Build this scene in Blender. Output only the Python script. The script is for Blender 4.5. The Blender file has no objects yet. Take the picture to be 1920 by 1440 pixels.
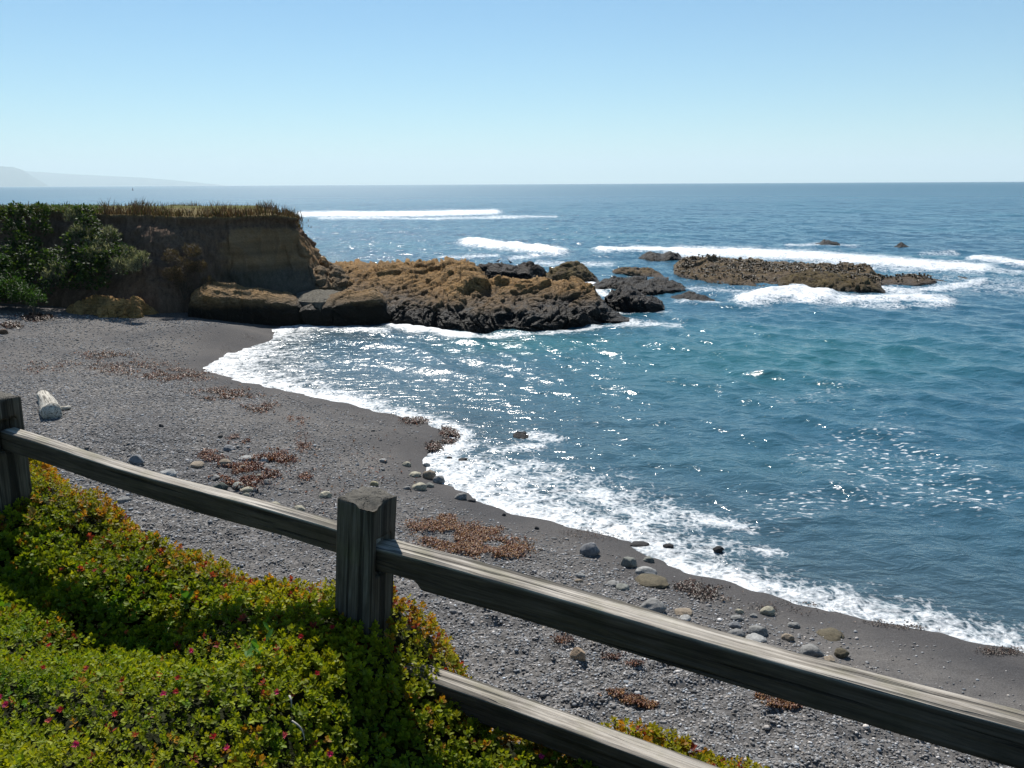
import bpy, math, random
import numpy as np
from mathutils import Matrix, Vector

random.seed(7)
RNG = np.random.default_rng(11)
SC = bpy.context.scene
COL = SC.collection
R = math.radians

# ------------------------------------------------------------------ camera
EYE = 6.5                       # metres above the sea
PITCH, ROLL, FPX = R(12.7), R(-0.30), 1663.0     # photo is 1920 x 1440
cam = bpy.data.cameras.new('camera')
cam.sensor_width = 36.0
cam.lens = 36.0 * FPX / 1920.0
cam.clip_start = 0.05
cam.clip_end = 90000.0
camo = bpy.data.objects.new('camera', cam)
CAMM = Matrix.Translation((0, 0, EYE)) @ Matrix.Rotation(math.pi / 2 - PITCH, 4, 'X') @ Matrix.Rotation(ROLL, 4, 'Z')
camo.matrix_world = CAMM
COL.objects.link(camo)
SC.camera = camo

# ------------------------------------------------------------------ light
SUN_EL, SUN_AZ = 49.0, -13.0    # azimuth measured from +Y (view direction), negative = to the left
w = bpy.data.worlds.new('World')
SC.world = w
w.use_nodes = True
nt = w.node_tree
bg = nt.nodes['Background']
sky = nt.nodes.new('ShaderNodeTexSky')
sky.sky_type = 'NISHITA'
sky.sun_disc = False
sky.sun_elevation = R(SUN_EL)
sky.sun_rotation = R(SUN_AZ)
sky.altitude = 0
sky.air_density = 1.0
sky.dust_density = 0.0
sky.ozone_density = 8.5
tintn = nt.nodes.new('ShaderNodeMixRGB')
tintn.blend_type = 'MULTIPLY'
tintn.inputs[0].default_value = 1.0
tintn.inputs[2].default_value = (0.87, 1.05, 0.97, 1)      # clear maritime air
nt.links.new(sky.outputs[0], tintn.inputs[1])
nt.links.new(tintn.outputs[0], bg.inputs[0])
bg.inputs[1].default_value = 0.072
sun = bpy.data.lights.new('sun', 'SUN')
sun.energy = 5.0
sun.angle = R(0.53)
sun.color = (1.0, 0.95, 0.87)
suno = bpy.data.objects.new('sun', sun)
sd = Vector((math.sin(R(SUN_AZ)) * math.cos(R(SUN_EL)), math.cos(R(SUN_AZ)) * math.cos(R(SUN_EL)), math.sin(R(SUN_EL))))
suno.rotation_euler = sd.to_track_quat('Z', 'Y').to_euler()
suno.location = (0, 0, 60)
COL.objects.link(suno)
vs = SC.view_settings
vs.view_transform = 'Standard'
vs.look = 'None'
vs.gamma = 1
vs.exposure = 0.5
vs.use_curve_mapping = False
SC.render.engine = 'CYCLES'
SC.cycles.use_denoising = True
SC.cycles.caustics_reflective = False
SC.cycles.caustics_refractive = False
SC.cycles.sample_clamp_indirect = 4.0
SC.cycles.max_bounces = 6
SC.cycles.volume_bounces = 1

# ------------------------------------------------------------------ pixel helpers (photo pixels -> world points)
M3 = np.array(CAMM.to_3x3())
def ray(px, py):
    d = np.stack([(np.asarray(px, float) - 960) / FPX, -(np.asarray(py, float) - 720) / FPX, -np.ones_like(np.asarray(px, float))], -1)
    return d @ M3.T
def P(px, py, depth):                       # point on a pixel's ray at a depth along the view axis
    return np.array([0, 0, EYE]) + ray(px, py) * depth
def on_z(px, py, z=0.0):                    # point on a pixel's ray at a height
    d = ray(px, py)
    t = (z - EYE) / d[..., 2]
    return np.array([0, 0, EYE]) + d * t[..., None]
def at_dist(px, py, dist):                  # point on a pixel's ray at a horizontal distance
    d = ray(px, py)
    t = dist / np.hypot(d[..., 0], d[..., 1])
    return np.array([0, 0, EYE]) + d * np.asarray(t)[..., None]
def to_px(p):                               # world -> photo pixel
    q = (p - np.array([0, 0, EYE])) @ M3
    dz = np.maximum(-q[..., 2], 1e-3)
    return 960 + FPX * q[..., 0] / dz, 720 - FPX * q[..., 1] / dz

# ------------------------------------------------------------------ noise
def _h(i, j, k, s):
    n = (i * 374761393 + j * 668265263 + k * 2147483647 + s * 144665) & 0xFFFFFFFF
    n = ((n ^ (n >> 13)) * 1274126177) & 0xFFFFFFFF
    n = (n ^ (n >> 16)) & 0xFFFFFFFF
    n = (n * 2246822519) & 0xFFFFFFFF
    return ((n ^ (n >> 15)) & 0xFFFFFF) / float(0xFFFFFF)
def vnoise(p, seed=0):                      # smooth value noise in -1..1
    p = np.asarray(p, float)
    i = np.floor(p).astype(np.int64)
    f = p - i
    u = f * f * f * (f * (f * 6 - 15) + 10)
    r = 0
    for a in (0, 1):
        for b in (0, 1):
            for c in (0, 1):
                wgt = (u[..., 0] if a else 1 - u[..., 0]) * (u[..., 1] if b else 1 - u[..., 1]) * (u[..., 2] if c else 1 - u[..., 2])
                r = r + wgt * _h(i[..., 0] + a, i[..., 1] + b, i[..., 2] + c, seed)
    return r * 2 - 1
def fbm(p, octv=4, seed=0, gain=0.5, ridged=False):
    p = np.asarray(p, float)
    s, a, t = 0, 1.0, 0
    for o in range(octv):
        n = vnoise(p * (2.03 ** o) + o * 17.3, seed + o * 31)
        if ridged:
            n = 1 - 2 * np.abs(n)
        s = s + a * n
        t += a
        a *= gain
    return s / t
def v3(x, y, z=0.0):
    x, y, z = np.broadcast_arrays(x, y, z)
    return np.stack([x, y, z], -1).astype(float)
def sstep(a, b, x):
    t = np.clip((x - a) / (b - a), 0, 1)
    return t * t * (3 - 2 * t)

# ------------------------------------------------------------------ mesh helpers
def mesh(name, verts, faces, mats, parent=None, smooth=True, col=None, attrs=None, midx=None):
    """faces: (n,k) int array or a list of such arrays"""
    if not isinstance(faces, (list, tuple)):
        faces = [faces]
    faces = [np.asarray(f, np.int32) for f in faces if len(f)]
    me = bpy.data.meshes.new(name)
    verts = np.asarray(verts, np.float32)
    me.vertices.add(len(verts))
    me.vertices.foreach_set('co', verts.ravel())
    loops = np.concatenate([f.ravel() for f in faces])
    tot = np.concatenate([np.full(len(f), f.shape[1], np.int32) for f in faces])
    st = np.concatenate([[0], np.cumsum(tot)[:-1]]).astype(np.int32)
    me.loops.add(len(loops))
    me.loops.foreach_set('vertex_index', loops)
    me.polygons.add(len(tot))
    me.polygons.foreach_set('loop_start', st)
    me.polygons.foreach_set('loop_total', tot)
    if smooth:
        me.polygons.foreach_set('use_smooth', np.ones(len(tot), bool))
    if midx is not None:
        me.polygons.foreach_set('material_index', np.asarray(midx, np.int32))
    me.update(calc_edges=True)
    if col is not None:
        ca = me.color_attributes.new('tint', 'FLOAT_COLOR', 'POINT')
        c4 = np.ones((len(verts), 4), np.float32)
        c4[:, :3] = col
        ca.data.foreach_set('color', c4.ravel())
    for k, v in (attrs or {}).items():
        at = me.attributes.new(k, 'FLOAT', 'POINT')
        at.data.foreach_set('value', np.asarray(v, np.float32))
    for m in (mats if isinstance(mats, (list, tuple)) else [mats]):
        me.materials.append(m)
    ob = bpy.data.objects.new(name, me)
    COL.objects.link(ob)
    if parent is not None:
        ob.parent = parent
    return ob
def tag(o, label=None, cat=None, group=None, kind=None):
    if label: o['label'] = label
    if cat: o['category'] = cat
    if group: o['group'] = group
    if kind: o['kind'] = kind
    return o
def empty(name, loc=(0, 0, 0), rz=0):
    o = bpy.data.objects.new(name, None)
    o.location = loc
    o.rotation_euler = (0, 0, rz)
    o.empty_display_size = 0.2
    COL.objects.link(o)
    return o
def grid_faces(nr, nc, wrap=False):
    r = np.arange(nr - 1)[:, None]
    c = np.arange(nc if wrap else nc - 1)[None, :]
    c2 = (c + 1) % nc
    a = r * nc + c
    b = r * nc + c2
    return np.stack([a, b, b + nc, a + nc], -1).reshape(-1, 4)
def grid_normals(V):
    du = np.gradient(V, axis=1)
    dv = np.gradient(V, axis=0)
    n = np.cross(du, dv)
    return n / np.maximum(np.linalg.norm(n, axis=-1, keepdims=True), 1e-9)

def ico(sub=1):
    t = (1 + 5 ** .5) / 2
    v = [(-1, t, 0), (1, t, 0), (-1, -t, 0), (1, -t, 0), (0, -1, t), (0, 1, t), (0, -1, -t), (0, 1, -t), (t, 0, -1), (t, 0, 1), (-t, 0, -1), (-t, 0, 1)]
    f = [(0, 11, 5), (0, 5, 1), (0, 1, 7), (0, 7, 10), (0, 10, 11), (1, 5, 9), (5, 11, 4), (11, 10, 2), (10, 7, 6), (7, 1, 8), (3, 9, 4), (3, 4, 2), (3, 2, 6), (3, 6, 8), (3, 8, 9), (4, 9, 5), (2, 4, 11), (6, 2, 10), (8, 6, 7), (9, 8, 1)]
    v = [np.array(a) / np.linalg.norm(a) for a in v]
    for _ in range(sub):
        cache, nf = {}, []
        def mid(a, b):
            k = (min(a, b), max(a, b))
            if k not in cache:
                m = v[a] + v[b]
                v.append(m / np.linalg.norm(m))
                cache[k] = len(v) - 1
            return cache[k]
        for a, b, c in f:
            x, y, z = mid(a, b), mid(b, c), mid(c, a)
            nf += [(a, x, z), (b, y, x), (c, z, y), (x, y, z)]
        f = nf
    return np.array(v), np.array(f)

# ------------------------------------------------------------------ material helpers
class NT:
    def __init__(self, name):
        self.m = bpy.data.materials.new(name)
        self.m.use_nodes = True
        self.t = self.m.node_tree
        self.b = self.t.nodes['Principled BSDF']
        self.out = self.t.nodes['Material Output']
    def n(self, typ, **kw):
        nd = self.t.nodes.new('ShaderNode' + typ)
        for k, v in kw.items():
            if hasattr(nd, k):
                setattr(nd, k, v)
        return nd
    def link(self, a, b):
        self.t.links.new(a, b)
    def coords(self, kind='Object'):
        if kind == 'World':
            return self.n('NewGeometry').outputs['Position']
        return self.n('TexCoord').outputs[kind]
    def mapping(self, vec, scale):
        mp = self.n('Mapping')
        mp.inputs['Scale'].default_value = scale
        self.link(vec, mp.inputs['Vector'])
        return mp.outputs[0]
    def noise(self, vec, scale, detail=4, rough=0.55, dist=0.0):
        nd = self.n('TexNoise')
        nd.inputs['Scale'].default_value = scale
        nd.inputs['Detail'].default_value = detail
        nd.inputs['Roughness'].default_value = rough
        nd.inputs['Distortion'].default_value = dist
        self.link(vec, nd.inputs['Vector'])
        return nd.outputs['Fac']
    def voronoi(self, vec, scale, out='Distance', feature='F1'):
        nd = self.n('TexVoronoi')
        nd.feature = feature
        nd.inputs['Scale'].default_value = scale
        self.link(vec, nd.inputs['Vector'])
        return nd.outputs[out]
    def ramp(self, fac, stops, interp='LINEAR'):
        nd = self.n('ValToRGB')
        cr = nd.color_ramp
        cr.interpolation = interp
        while len(cr.elements) < len(stops):
            cr.elements.new(0.5)
        for e, (p, c) in zip(cr.elements, stops):
            e.position = p
            e.color = (c, c, c, 1) if isinstance(c, (int, float)) else (*c, 1)
        self.link(fac, nd.inputs[0])
        return nd.outputs[0]
    def math(self, op, a, b=None, clamp=False):
        nd = self.n('Math')
        nd.operation = op
        nd.use_clamp = clamp
        for i, x in enumerate((a, b)):
            if x is None: continue
            if isinstance(x, (int, float)): nd.inputs[i].default_value = x
            else: self.link(x, nd.inputs[i])
        return nd.outputs[0]
    def mix(self, fac, a, b, mode='MIX'):
        nd = self.n('MixRGB')
        nd.blend_type = mode
        for i, x in ((0, fac), (1, a), (2, b)):
            if isinstance(x, (int, float)): nd.inputs[i].default_value = x
            elif isinstance(x, tuple): nd.inputs[i].default_value = (*x, 1)
            else: self.link(x, nd.inputs[i])
        return nd.outputs[0]
    def attr(self, name, out='Fac'):
        nd = self.n('Attribute')
        nd.attribute_name = name
        return nd.outputs[out]
    def sep(self, vec):
        nd = self.n('SeparateXYZ')
        self.link(vec, nd.inputs[0])
        return nd.outputs
    def bump(self, h, strength=0.5, dist=0.1, prev=None):
        nd = self.n('Bump')
        nd.inputs['Strength'].default_value = strength
        nd.inputs['Distance'].default_value = dist
        self.link(h, nd.inputs['Height'])
        if prev is not None: self.link(prev, nd.inputs['Normal'])
        return nd.outputs[0]
    def set(self, **kw):
        for k, v in kw.items():
            s = self.b.inputs[k.replace('_', ' ')]
            if isinstance(v, (int, float)): s.default_value = v
            elif isinstance(v, tuple): s.default_value = (*v, 1)
            else: self.link(v, s)
        return self.m

# ------------------------------------------------------------------ materials
def mat_beach():
    k = NT('dark_gravel_sand')
    w_ = k.coords('World')
    fine = k.noise(w_, 60, 5, 0.65)
    coarse = k.noise(w_, 16, 5, 0.7)
    big = k.noise(w_, 0.5, 4, 0.6)
    peb = k.voronoi(w_, 24, 'Color')
    pebv = k.n('SeparateColor'); k.link(peb, pebv.inputs[0])
    spk = k.ramp(pebv.outputs[0], [(0.0, 0.035), (0.5, 0.10), (0.8, 0.21), (0.95, 0.36), (1.0, 0.45)])
    sand = k.ramp(fine, [(0.3, (0.068, 0.066, 0.065)), (0.5, (0.118, 0.115, 0.113)), (0.75, (0.185, 0.18, 0.176))])
    gm = k.attr('gravel')
    gm2 = k.math('ADD', gm, k.math('MULTIPLY', k.math('SUBTRACT', coarse, 0.5), 1.6), True)
    c = k.mix(gm2, sand, k.mix(0.30, spk, sand))
    tone = k.ramp(big, [(0.3, (0.80, 0.80, 0.82)), (0.7, (1.25, 1.20, 1.15))])
    c = k.mix(1.0, c, tone, 'MULTIPLY')
    ta = k.attr('tan')
    c = k.mix(k.math('MULTIPLY', ta, 0.4), c, (0.075, 0.06, 0.048))
    wet = k.attr('wet')
    c = k.mix(wet, c, k.mix(1.0, c, (0.60, 0.60, 0.62), 'MULTIPLY'))
    rough = k.math('SUBTRACT', 0.97, k.math('MULTIPLY', wet, 0.15))
    h = k.math('ADD', k.math('MULTIPLY', coarse, 0.6), k.math('MULTIPLY', fine, 0.35))
    h = k.math('ADD', h, k.math('MULTIPLY', k.math('MULTIPLY', k.voronoi(w_, 24), gm), -0.5))
    k.set(Base_Color=c, Roughness=rough, Normal=k.bump(h, 0.75, 0.05))
    k.link(k.math('ADD', 0.04, k.math('MULTIPLY', wet, 0.06)), k.b.inputs['Specular IOR Level'])
    return k.m
def mat_water():
    k = NT('sea_water')
    w_ = k.coords('World')
    sh = k.attr('shallow')
    foam = k.attr('foam')
    big = k.noise(k.mapping(w_, (0.03, 0.07, 1)), 1.0, 3, 0.5)
    deep = k.ramp(big, [(0.3, (0.018, 0.074, 0.122)), (0.55, (0.024, 0.098, 0.148)), (0.75, (0.028, 0.126, 0.160))])
    c = k.mix(sh, deep, (0.042, 0.068, 0.082))
    c = k.mix(k.attr('teal'), c, (0.022, 0.130, 0.135))
    # lacy foam
    wn = k.n('VectorMath'); wn.operation = 'ADD'
    warp = k.n('TexNoise'); warp.inputs['Scale'].default_value = 1.3; k.link(w_, warp.inputs['Vector'])
    sc = k.n('VectorMath'); sc.operation = 'SCALE'; sc.inputs['Scale'].default_value = 0.9
    k.link(warp.outputs['Color'], sc.inputs[0]); k.link(w_, wn.inputs[0]); k.link(sc.outputs[0], wn.inputs[1])
    wv = k.mapping(wn.outputs[0], (1, 0.75, 1))
    cell = k.voronoi(wv, 2.6, 'Distance', 'DISTANCE_TO_EDGE')
    cell2 = k.voronoi(wv, 6.5, 'Distance', 'DISTANCE_TO_EDGE')
    lace = k.math('ADD', k.math('MULTIPLY', cell, -1.3), k.math('MULTIPLY', cell2, -1.6))
    n1 = k.noise(wv, 1.6, 6, 0.68)
    n2 = k.noise(w_, 9, 4, 0.7)
    t = k.math('ADD', foam, k.math('MULTIPLY', k.math('SUBTRACT', n1, 0.5), 1.5))
    t = k.math('ADD', t, k.math('MULTIPLY', k.math('SUBTRACT', n2, 0.5), 1.3))
    t = k.math('ADD', t, k.math('MULTIPLY', lace, 0.6))
    t = k.math('MULTIPLY', t, k.ramp(foam, [(0.02, 0.0), (0.14, 1.0)]))
    fm = k.ramp(t, [(0.12, 0.0), (0.42, 0.45), (0.85, 1.0)])
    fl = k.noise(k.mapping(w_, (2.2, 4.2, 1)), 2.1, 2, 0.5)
    flk = k.math('MULTIPLY', k.ramp(fl, [(0.585, 0.0), (0.68, 0.85)]), k.ramp(k.math('ADD', k.attr('sun_glint'), k.math('MULTIPLY', k.math('SUBTRACT', k.noise(w_, 0.7, 3), 0.5), 1.4)), [(0.38, 0.0), (0.62, 1.0)]))
    fm = k.math('MAXIMUM', fm, flk)  # sun glitter painted in as white flecks
    # ripples
    rp = k.mapping(w_, (0.8, 1.25, 1))
    r1 = k.noise(rp, 2.2, 3, 0.6, 0.4)
    r2 = k.noise(rp, 7.0, 3, 0.6, 0.3)
    r3 = k.noise(w_, 0.55, 3, 0.55)
    calm = k.attr('calm')
    mn = k.n('TexNoise'); mn.inputs['Scale'].default_value = 3.0; mn.inputs['Detail'].default_value = 3
    k.link(k.mapping(w_, (0.7, 1.0, 1)), mn.inputs['Vector'])
    mv = k.n('VectorMath'); mv.operation = 'SUBTRACT'; mv.inputs[1].default_value = (0.5, 0.5, 0.5); k.link(mn.outputs['Color'], mv.inputs[0])
    ms = k.n('VectorMath'); ms.operation = 'SCALE'; k.link(mv.outputs[0], ms.inputs[0]); k.link(k.attr('micro'), ms.inputs['Scale'])
    mf = k.n('VectorMath'); mf.operation = 'MULTIPLY'; mf.inputs[1].default_value = (1, 1, 0); k.link(ms.outputs[0], mf.inputs[0])
    gn = k.n('NewGeometry')
    ma = k.n('VectorMath'); ma.operation = 'ADD'; k.link(gn.outputs['Normal'], ma.inputs[0]); k.link(mf.outputs[0], ma.inputs[1])
    mz = k.n('VectorMath'); mz.operation = 'NORMALIZE'; k.link(ma.outputs[0], mz.inputs[0])
    nb = k.bump(r3, 0.5, 0.30, mz.outputs[0])
    nb = k.bump(r1, 0.62, 0.14, nb)
    nb = k.bump(r2, 0.55, 0.028, nb)
    nf = k.bump(k.math('ADD', n1, k.math('MULTIPLY', n2, 0.5)), 0.7, 0.12, nb)
    k.set(Base_Color=c, Roughness=k.attr('rough'), IOR=1.33, Normal=nb)
    d = k.n('BsdfPrincipled')
    d.inputs['Base Color'].default_value = (0.74, 0.76, 0.78, 1)
    d.inputs['Roughness'].default_value = 0.5
    k.link(nf, d.inputs['Normal'])
    mx = k.n('MixShader')
    k.link(fm, mx.inputs[0]); k.link(k.b.outputs[0], mx.inputs[1]); k.link(d.outputs[0], mx.inputs[2])
    k.link(mx.outputs[0], k.out.inputs[0])
    return k.m
def mat_rock(name, dry, dry2, wetc, wet_lo=0.25, wet_hi=0.75, scale=1.0, lichen=None):
    """rock, dry colour above, dark with weed and mussels below the tide line; ochre boulders paint front shade with it"""
    k = NT(name)
    w_ = k.coords('World')
    n1 = k.noise(w_, 1.1 * scale, 6, 0.65)
    n2 = k.noise(k.mapping(w_, (1, 1, 2.4)), 4.5 * scale, 6, 0.7)
    n3 = k.noise(w_, 22 * scale, 4, 0.7)
    c = k.mix(k.ramp(n1, [(0.35, 0.0), (0.65, 1.0)]), dry, dry2)
    c = k.mix(1.0, c, k.ramp(n2, [(0.30, 0.22), (0.47, 0.90), (0.72, 1.5)]), 'MULTIPLY')
    c = k.mix(1.0, c, k.ramp(n3, [(0.25, 0.7), (0.75, 1.3)]), 'MULTIPLY')
    if lichen:
        c = k.mix(k.ramp(k.noise(w_, 2.3, 5, 0.7), [(0.52, 0.0), (0.66, 0.8)]), c, lichen)
    z = k.sep(w_)[2]
    zz = k.math('ADD', z, k.math('MULTIPLY', k.math('SUBTRACT', n1, 0.5), 0.9))
    wetf = k.n('MapRange')
    wetf.inputs['From Min'].default_value = wet_hi; wetf.inputs['From Max'].default_value = wet_lo
    k.link(zz, wetf.inputs['Value'])
    wf = wetf.outputs[0]
    wc = k.mix(k.ramp(n3, [(0.4, 0.0), (0.7, 1.0)]), wetc, tuple(min(1, x * 1.6) for x in wetc))
    c = k.mix(wf, c, wc)
    crack = k.voronoi(k.mapping(w_, (1, 1, 1.8)), 1.7 * scale, 'Distance', 'DISTANCE_TO_EDGE')
    h = k.math('ADD', k.math('MULTIPLY', n2, 0.8), k.math('MULTIPLY', n3, 0.25))
    h = k.math('ADD', h, k.math('MULTIPLY', k.ramp(crack, [(0.0, 0.0), (0.08, 1.0)]), 0.25))
    k.set(Base_Color=c, Roughness=k.math('SUBTRACT', 0.95, k.math('MULTIPLY', wf, 0.35)), Normal=k.bump(h, 0.9, 0.22))
    k.b.inputs['Specular IOR Level'].default_value = 0.18
    return k.m
def mat_cliff():
    k = NT('eroded_cliff_earth')
    w_ = k.coords('World')
    n1 = k.noise(w_, 0.7, 6, 0.65)
    n2 = k.noise(k.mapping(w_, (2.2, 2.2, 0.5)), 2.2, 6, 0.7)
    n3 = k.noise(w_, 12, 5, 0.7)
    strata = k.noise(k.mapping(w_, (0.15, 0.15, 2.6)), 1.0, 5, 0.6)
    dark = k.ramp(n2, [(0.25, (0.070, 0.048, 0.036)), (0.7, (0.19, 0.130, 0.092))])
    tan = k.ramp(strata, [(0.3, (0.16, 0.108, 0.064)), (0.6, (0.26, 0.172, 0.098)), (0.8, (0.17, 0.124, 0.084))])
    low = k.ramp(n2, [(0.25, (0.07, 0.062, 0.05)), (0.7, (0.13, 0.115, 0.092))])
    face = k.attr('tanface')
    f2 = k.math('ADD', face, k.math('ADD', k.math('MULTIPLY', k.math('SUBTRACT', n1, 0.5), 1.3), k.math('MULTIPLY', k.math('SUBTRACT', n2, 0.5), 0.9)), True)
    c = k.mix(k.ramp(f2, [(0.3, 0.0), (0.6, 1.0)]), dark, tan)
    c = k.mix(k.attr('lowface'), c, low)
    c = k.mix(1.0, c, k.ramp(n3, [(0.25, 0.7), (0.75, 1.25)]), 'MULTIPLY')
    top = k.attr('topface')
    gr = k.attr('green')
    tc = k.mix(gr, k.ramp(n3, [(0.3, (0.10, 0.085, 0.04)), (0.7, (0.22, 0.17, 0.08))]), k.ramp(n3, [(0.3, (0.030, 0.055, 0.010)), (0.7, (0.085, 0.125, 0.020))]))
    c = k.mix(top, c, tc)
    h = k.math('ADD', k.math('MULTIPLY', n2, 0.9), k.math('MULTIPLY', n3, 0.3))
    k.b.inputs['Specular IOR Level'].default_value = 0.05
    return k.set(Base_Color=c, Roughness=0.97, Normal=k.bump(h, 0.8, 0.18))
def mat_leaf(name, trans=0.35, rough=0.42, spec=0.4):
    k = NT(name)
    c = k.attr('tint', 'Color')
    c2 = k.mix(1.0, c, k.ramp(k.noise(k.coords('World'), 40, 3), [(0.3, 0.8), (0.7, 1.2)]), 'MULTIPLY')
    k.set(Base_Color=c2, Roughness=rough)
    k.b.inputs['Specular IOR Level'].default_value = spec
    tr = k.n('BsdfTranslucent')
    k.link(k.mix(1.0, c2, (1.25, 1.15, 0.55), 'MULTIPLY'), tr.inputs[0])
    mx = k.n('MixShader'); mx.inputs[0].default_value = trans
    k.link(k.b.outputs[0], mx.inputs[1]); k.link(tr.outputs[0], mx.inputs[2])
    k.link(mx.outputs[0], k.out.inputs[0])
    return k.m
def mat_tint(name, rough=0.85, bump=0.4, bscale=30, spec=0.3, bdist=0.02):
    k = NT(name)
    w_ = k.coords('World')
    c = k.attr('tint', 'Color')
    n = k.noise(w_, bscale, 5, 0.7)
    n2 = k.noise(w_, bscale * 0.25, 4, 0.6)
    c = k.mix(1.0, c, k.ramp(n, [(0.25, 0.62), (0.75, 1.32)]), 'MULTIPLY')
    c = k.mix(1.0, c, k.ramp(n2, [(0.3, 0.8), (0.7, 1.15)]), 'MULTIPLY')
    k.set(Base_Color=c, Roughness=rough, Normal=k.bump(n, bump, bdist))
    k.b.inputs['Specular IOR Level'].default_value = spec
    return k.m
def mat_wood(name, ca, cb, cc, along='X', moss=0.0, painted_toplight=False):
    k = NT(name)
    o = k.coords('Object')
    sc = (1.6, 26, 26) if along == 'X' else (26, 26, 1.6)
    sc2 = (0.8, 70, 70) if along == 'X' else (70, 70, 0.8)
    g = k.noise(k.mapping(o, sc), 1.0, 6, 0.7, 0.6)
    g2 = k.noise(k.mapping(o, sc2), 1.0, 4, 0.7)
    n = k.noise(o, 3.0, 5, 0.6)
    c = k.ramp(g, [(0.28, ca), (0.48, cb), (0.75, cc)])
    c = k.mix(1.0, c, k.ramp(g2, [(0.3, 0.55), (0.5, 1.0), (0.75, 1.15)]), 'MULTIPLY')
    c = k.mix(1.0, c, k.ramp(n, [(0.3, 0.75), (0.7, 1.15)]), 'MULTIPLY')
    if moss:
        c = k.mix(k.math('MULTIPLY', k.ramp(k.noise(o, 5, 4, 0.6), [(0.5, 0.0), (0.66, 1.0)]), moss), c, (0.10, 0.105, 0.045))
    if painted_toplight:      # sunlit top and shaded sides painted into the rail colour
        c = k.mix(k.attr('painted_toplight'), k.mix(1.0, c, (0.40, 0.315, 0.25), 'MULTIPLY'), k.mix(1.0, c, (1.62, 1.58, 1.52), 'MULTIPLY'))
    crack = k.ramp(k.noise(k.mapping(o, (0.5, 34, 34) if along == 'X' else (34, 34, 0.5)), 1.0, 3, 0.5), [(0.555, 1.0), (0.60, 0.0)])
    c = k.mix(1.0, c, k.ramp(crack, [(0.0, 0.35), (1.0, 1.0)]), 'MULTIPLY')
    c = k.mix(k.attr('endgrain'), c, k.mix(1.0, k.ramp(k.noise(o, 38, 5, 0.75), [(0.3, (0.05, 0.046, 0.04)), (0.7, (0.135, 0.125, 0.105))]), k.ramp(n, [(0.3, 0.7), (0.7, 1.2)]), 'MULTIPLY'))
    h = k.math('ADD', k.math('MULTIPLY', g, 0.5), k.math('MULTIPLY', g2, 0.35))
    h = k.math('ADD', h, k.math('MULTIPLY', crack, 0.8))
    k.set(Base_Color=c, Roughness=0.88, Normal=k.bump(h, 0.9, 0.012))
    k.b.inputs['Specular IOR Level'].default_value = 0.25
    return k.m
def mat_plain(name, col, rough=0.7):
    k = NT(name)
    n = k.noise(k.coords('Object'), 14, 4, 0.6)
    return k.set(Base_Color=k.mix(1.0, k.ramp(n, [(0.3, 0.75), (0.7, 1.2)]), col, 'MULTIPLY'), Roughness=rough)

M_BEACH = mat_beach()
M_WATER = mat_water()
M_CLIFF = mat_cliff()
M_GOLD = mat_rock('golden_rock', (0.30, 0.175, 0.065), (0.21, 0.135, 0.065), (0.013, 0.012, 0.011), 0.70, 1.40)
M_BOULDER = mat_rock('ochre_boulder', (0.27, 0.165, 0.07), (0.20, 0.14, 0.08), (0.016, 0.013, 0.009), 0.85, 1.4, 1.2)  # dark band set high to paint the shaded fronts near black
M_BEACHB = mat_rock('golden_boulder', (0.42, 0.25, 0.09), (0.34, 0.21, 0.09), (0.06, 0.05, 0.04), 0.2, 0.7, 1.2)
M_DARK = mat_rock('dark_shore_rock', (0.075, 0.055, 0.040), (0.045, 0.038, 0.034), (0.011, 0.010, 0.010), 0.7, 1.6, 1.5)
M_MOSSY = mat_rock('mossy_shore_rock', (0.14, 0.105, 0.045), (0.085, 0.065, 0.045), (0.020, 0.017, 0.015), 0.02, 0.35, 1.5)
M_REEF = mat_rock('mussel_reef_rock', (0.20, 0.145, 0.075), (0.11, 0.085, 0.070), (0.045, 0.038, 0.036), -0.05, 0.22, 2.0)
M_SOIL = mat_tint('bluff_soil', 0.95, 0.8, 14, 0.1, 0.06)
M_LEAF = mat_leaf('succulent_leaf', 0.42, 0.55, 0.18)
M_SHRUB = mat_leaf('shrub_leaf', 0.35, 0.6, 0.3)
M_GRASS = mat_leaf('dry_grass_blade', 0.16, 0.8, 0.1)
M_STONE = mat_tint('beach_stone', 0.85, 0.5, 26, 0.3, 0.03)
M_PEBBLE = mat_tint('pebble', 0.8, 0.2, 60, 0.3, 0.01)
M_WEED = mat_leaf('seaweed_frond', 0.22, 0.5, 0.4)
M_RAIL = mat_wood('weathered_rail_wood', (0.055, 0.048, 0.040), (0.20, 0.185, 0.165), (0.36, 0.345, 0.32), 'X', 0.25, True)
M_POST = mat_wood('weathered_post_wood', (0.024, 0.017, 0.012), (0.095, 0.077, 0.058), (0.20, 0.178, 0.15), 'Z', 0.3)
M_DRIFT = mat_wood('bleached_driftwood', (0.22, 0.19, 0.15), (0.46, 0.43, 0.37), (0.62, 0.59, 0.53), 'X')
M_BARK = mat_plain('shrub_bark', (0.06, 0.045, 0.032), 0.9)
M_BIRD = mat_plain('dark_feathers', (0.02, 0.02, 0.022), 0.6)
M_BUOY = mat_plain('painted_buoy', (0.12, 0.03, 0.025), 0.5)
M_HILL = mat_tint('far_hill', 0.95, 0.2, 0.01, 0.1, 1.0)

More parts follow.
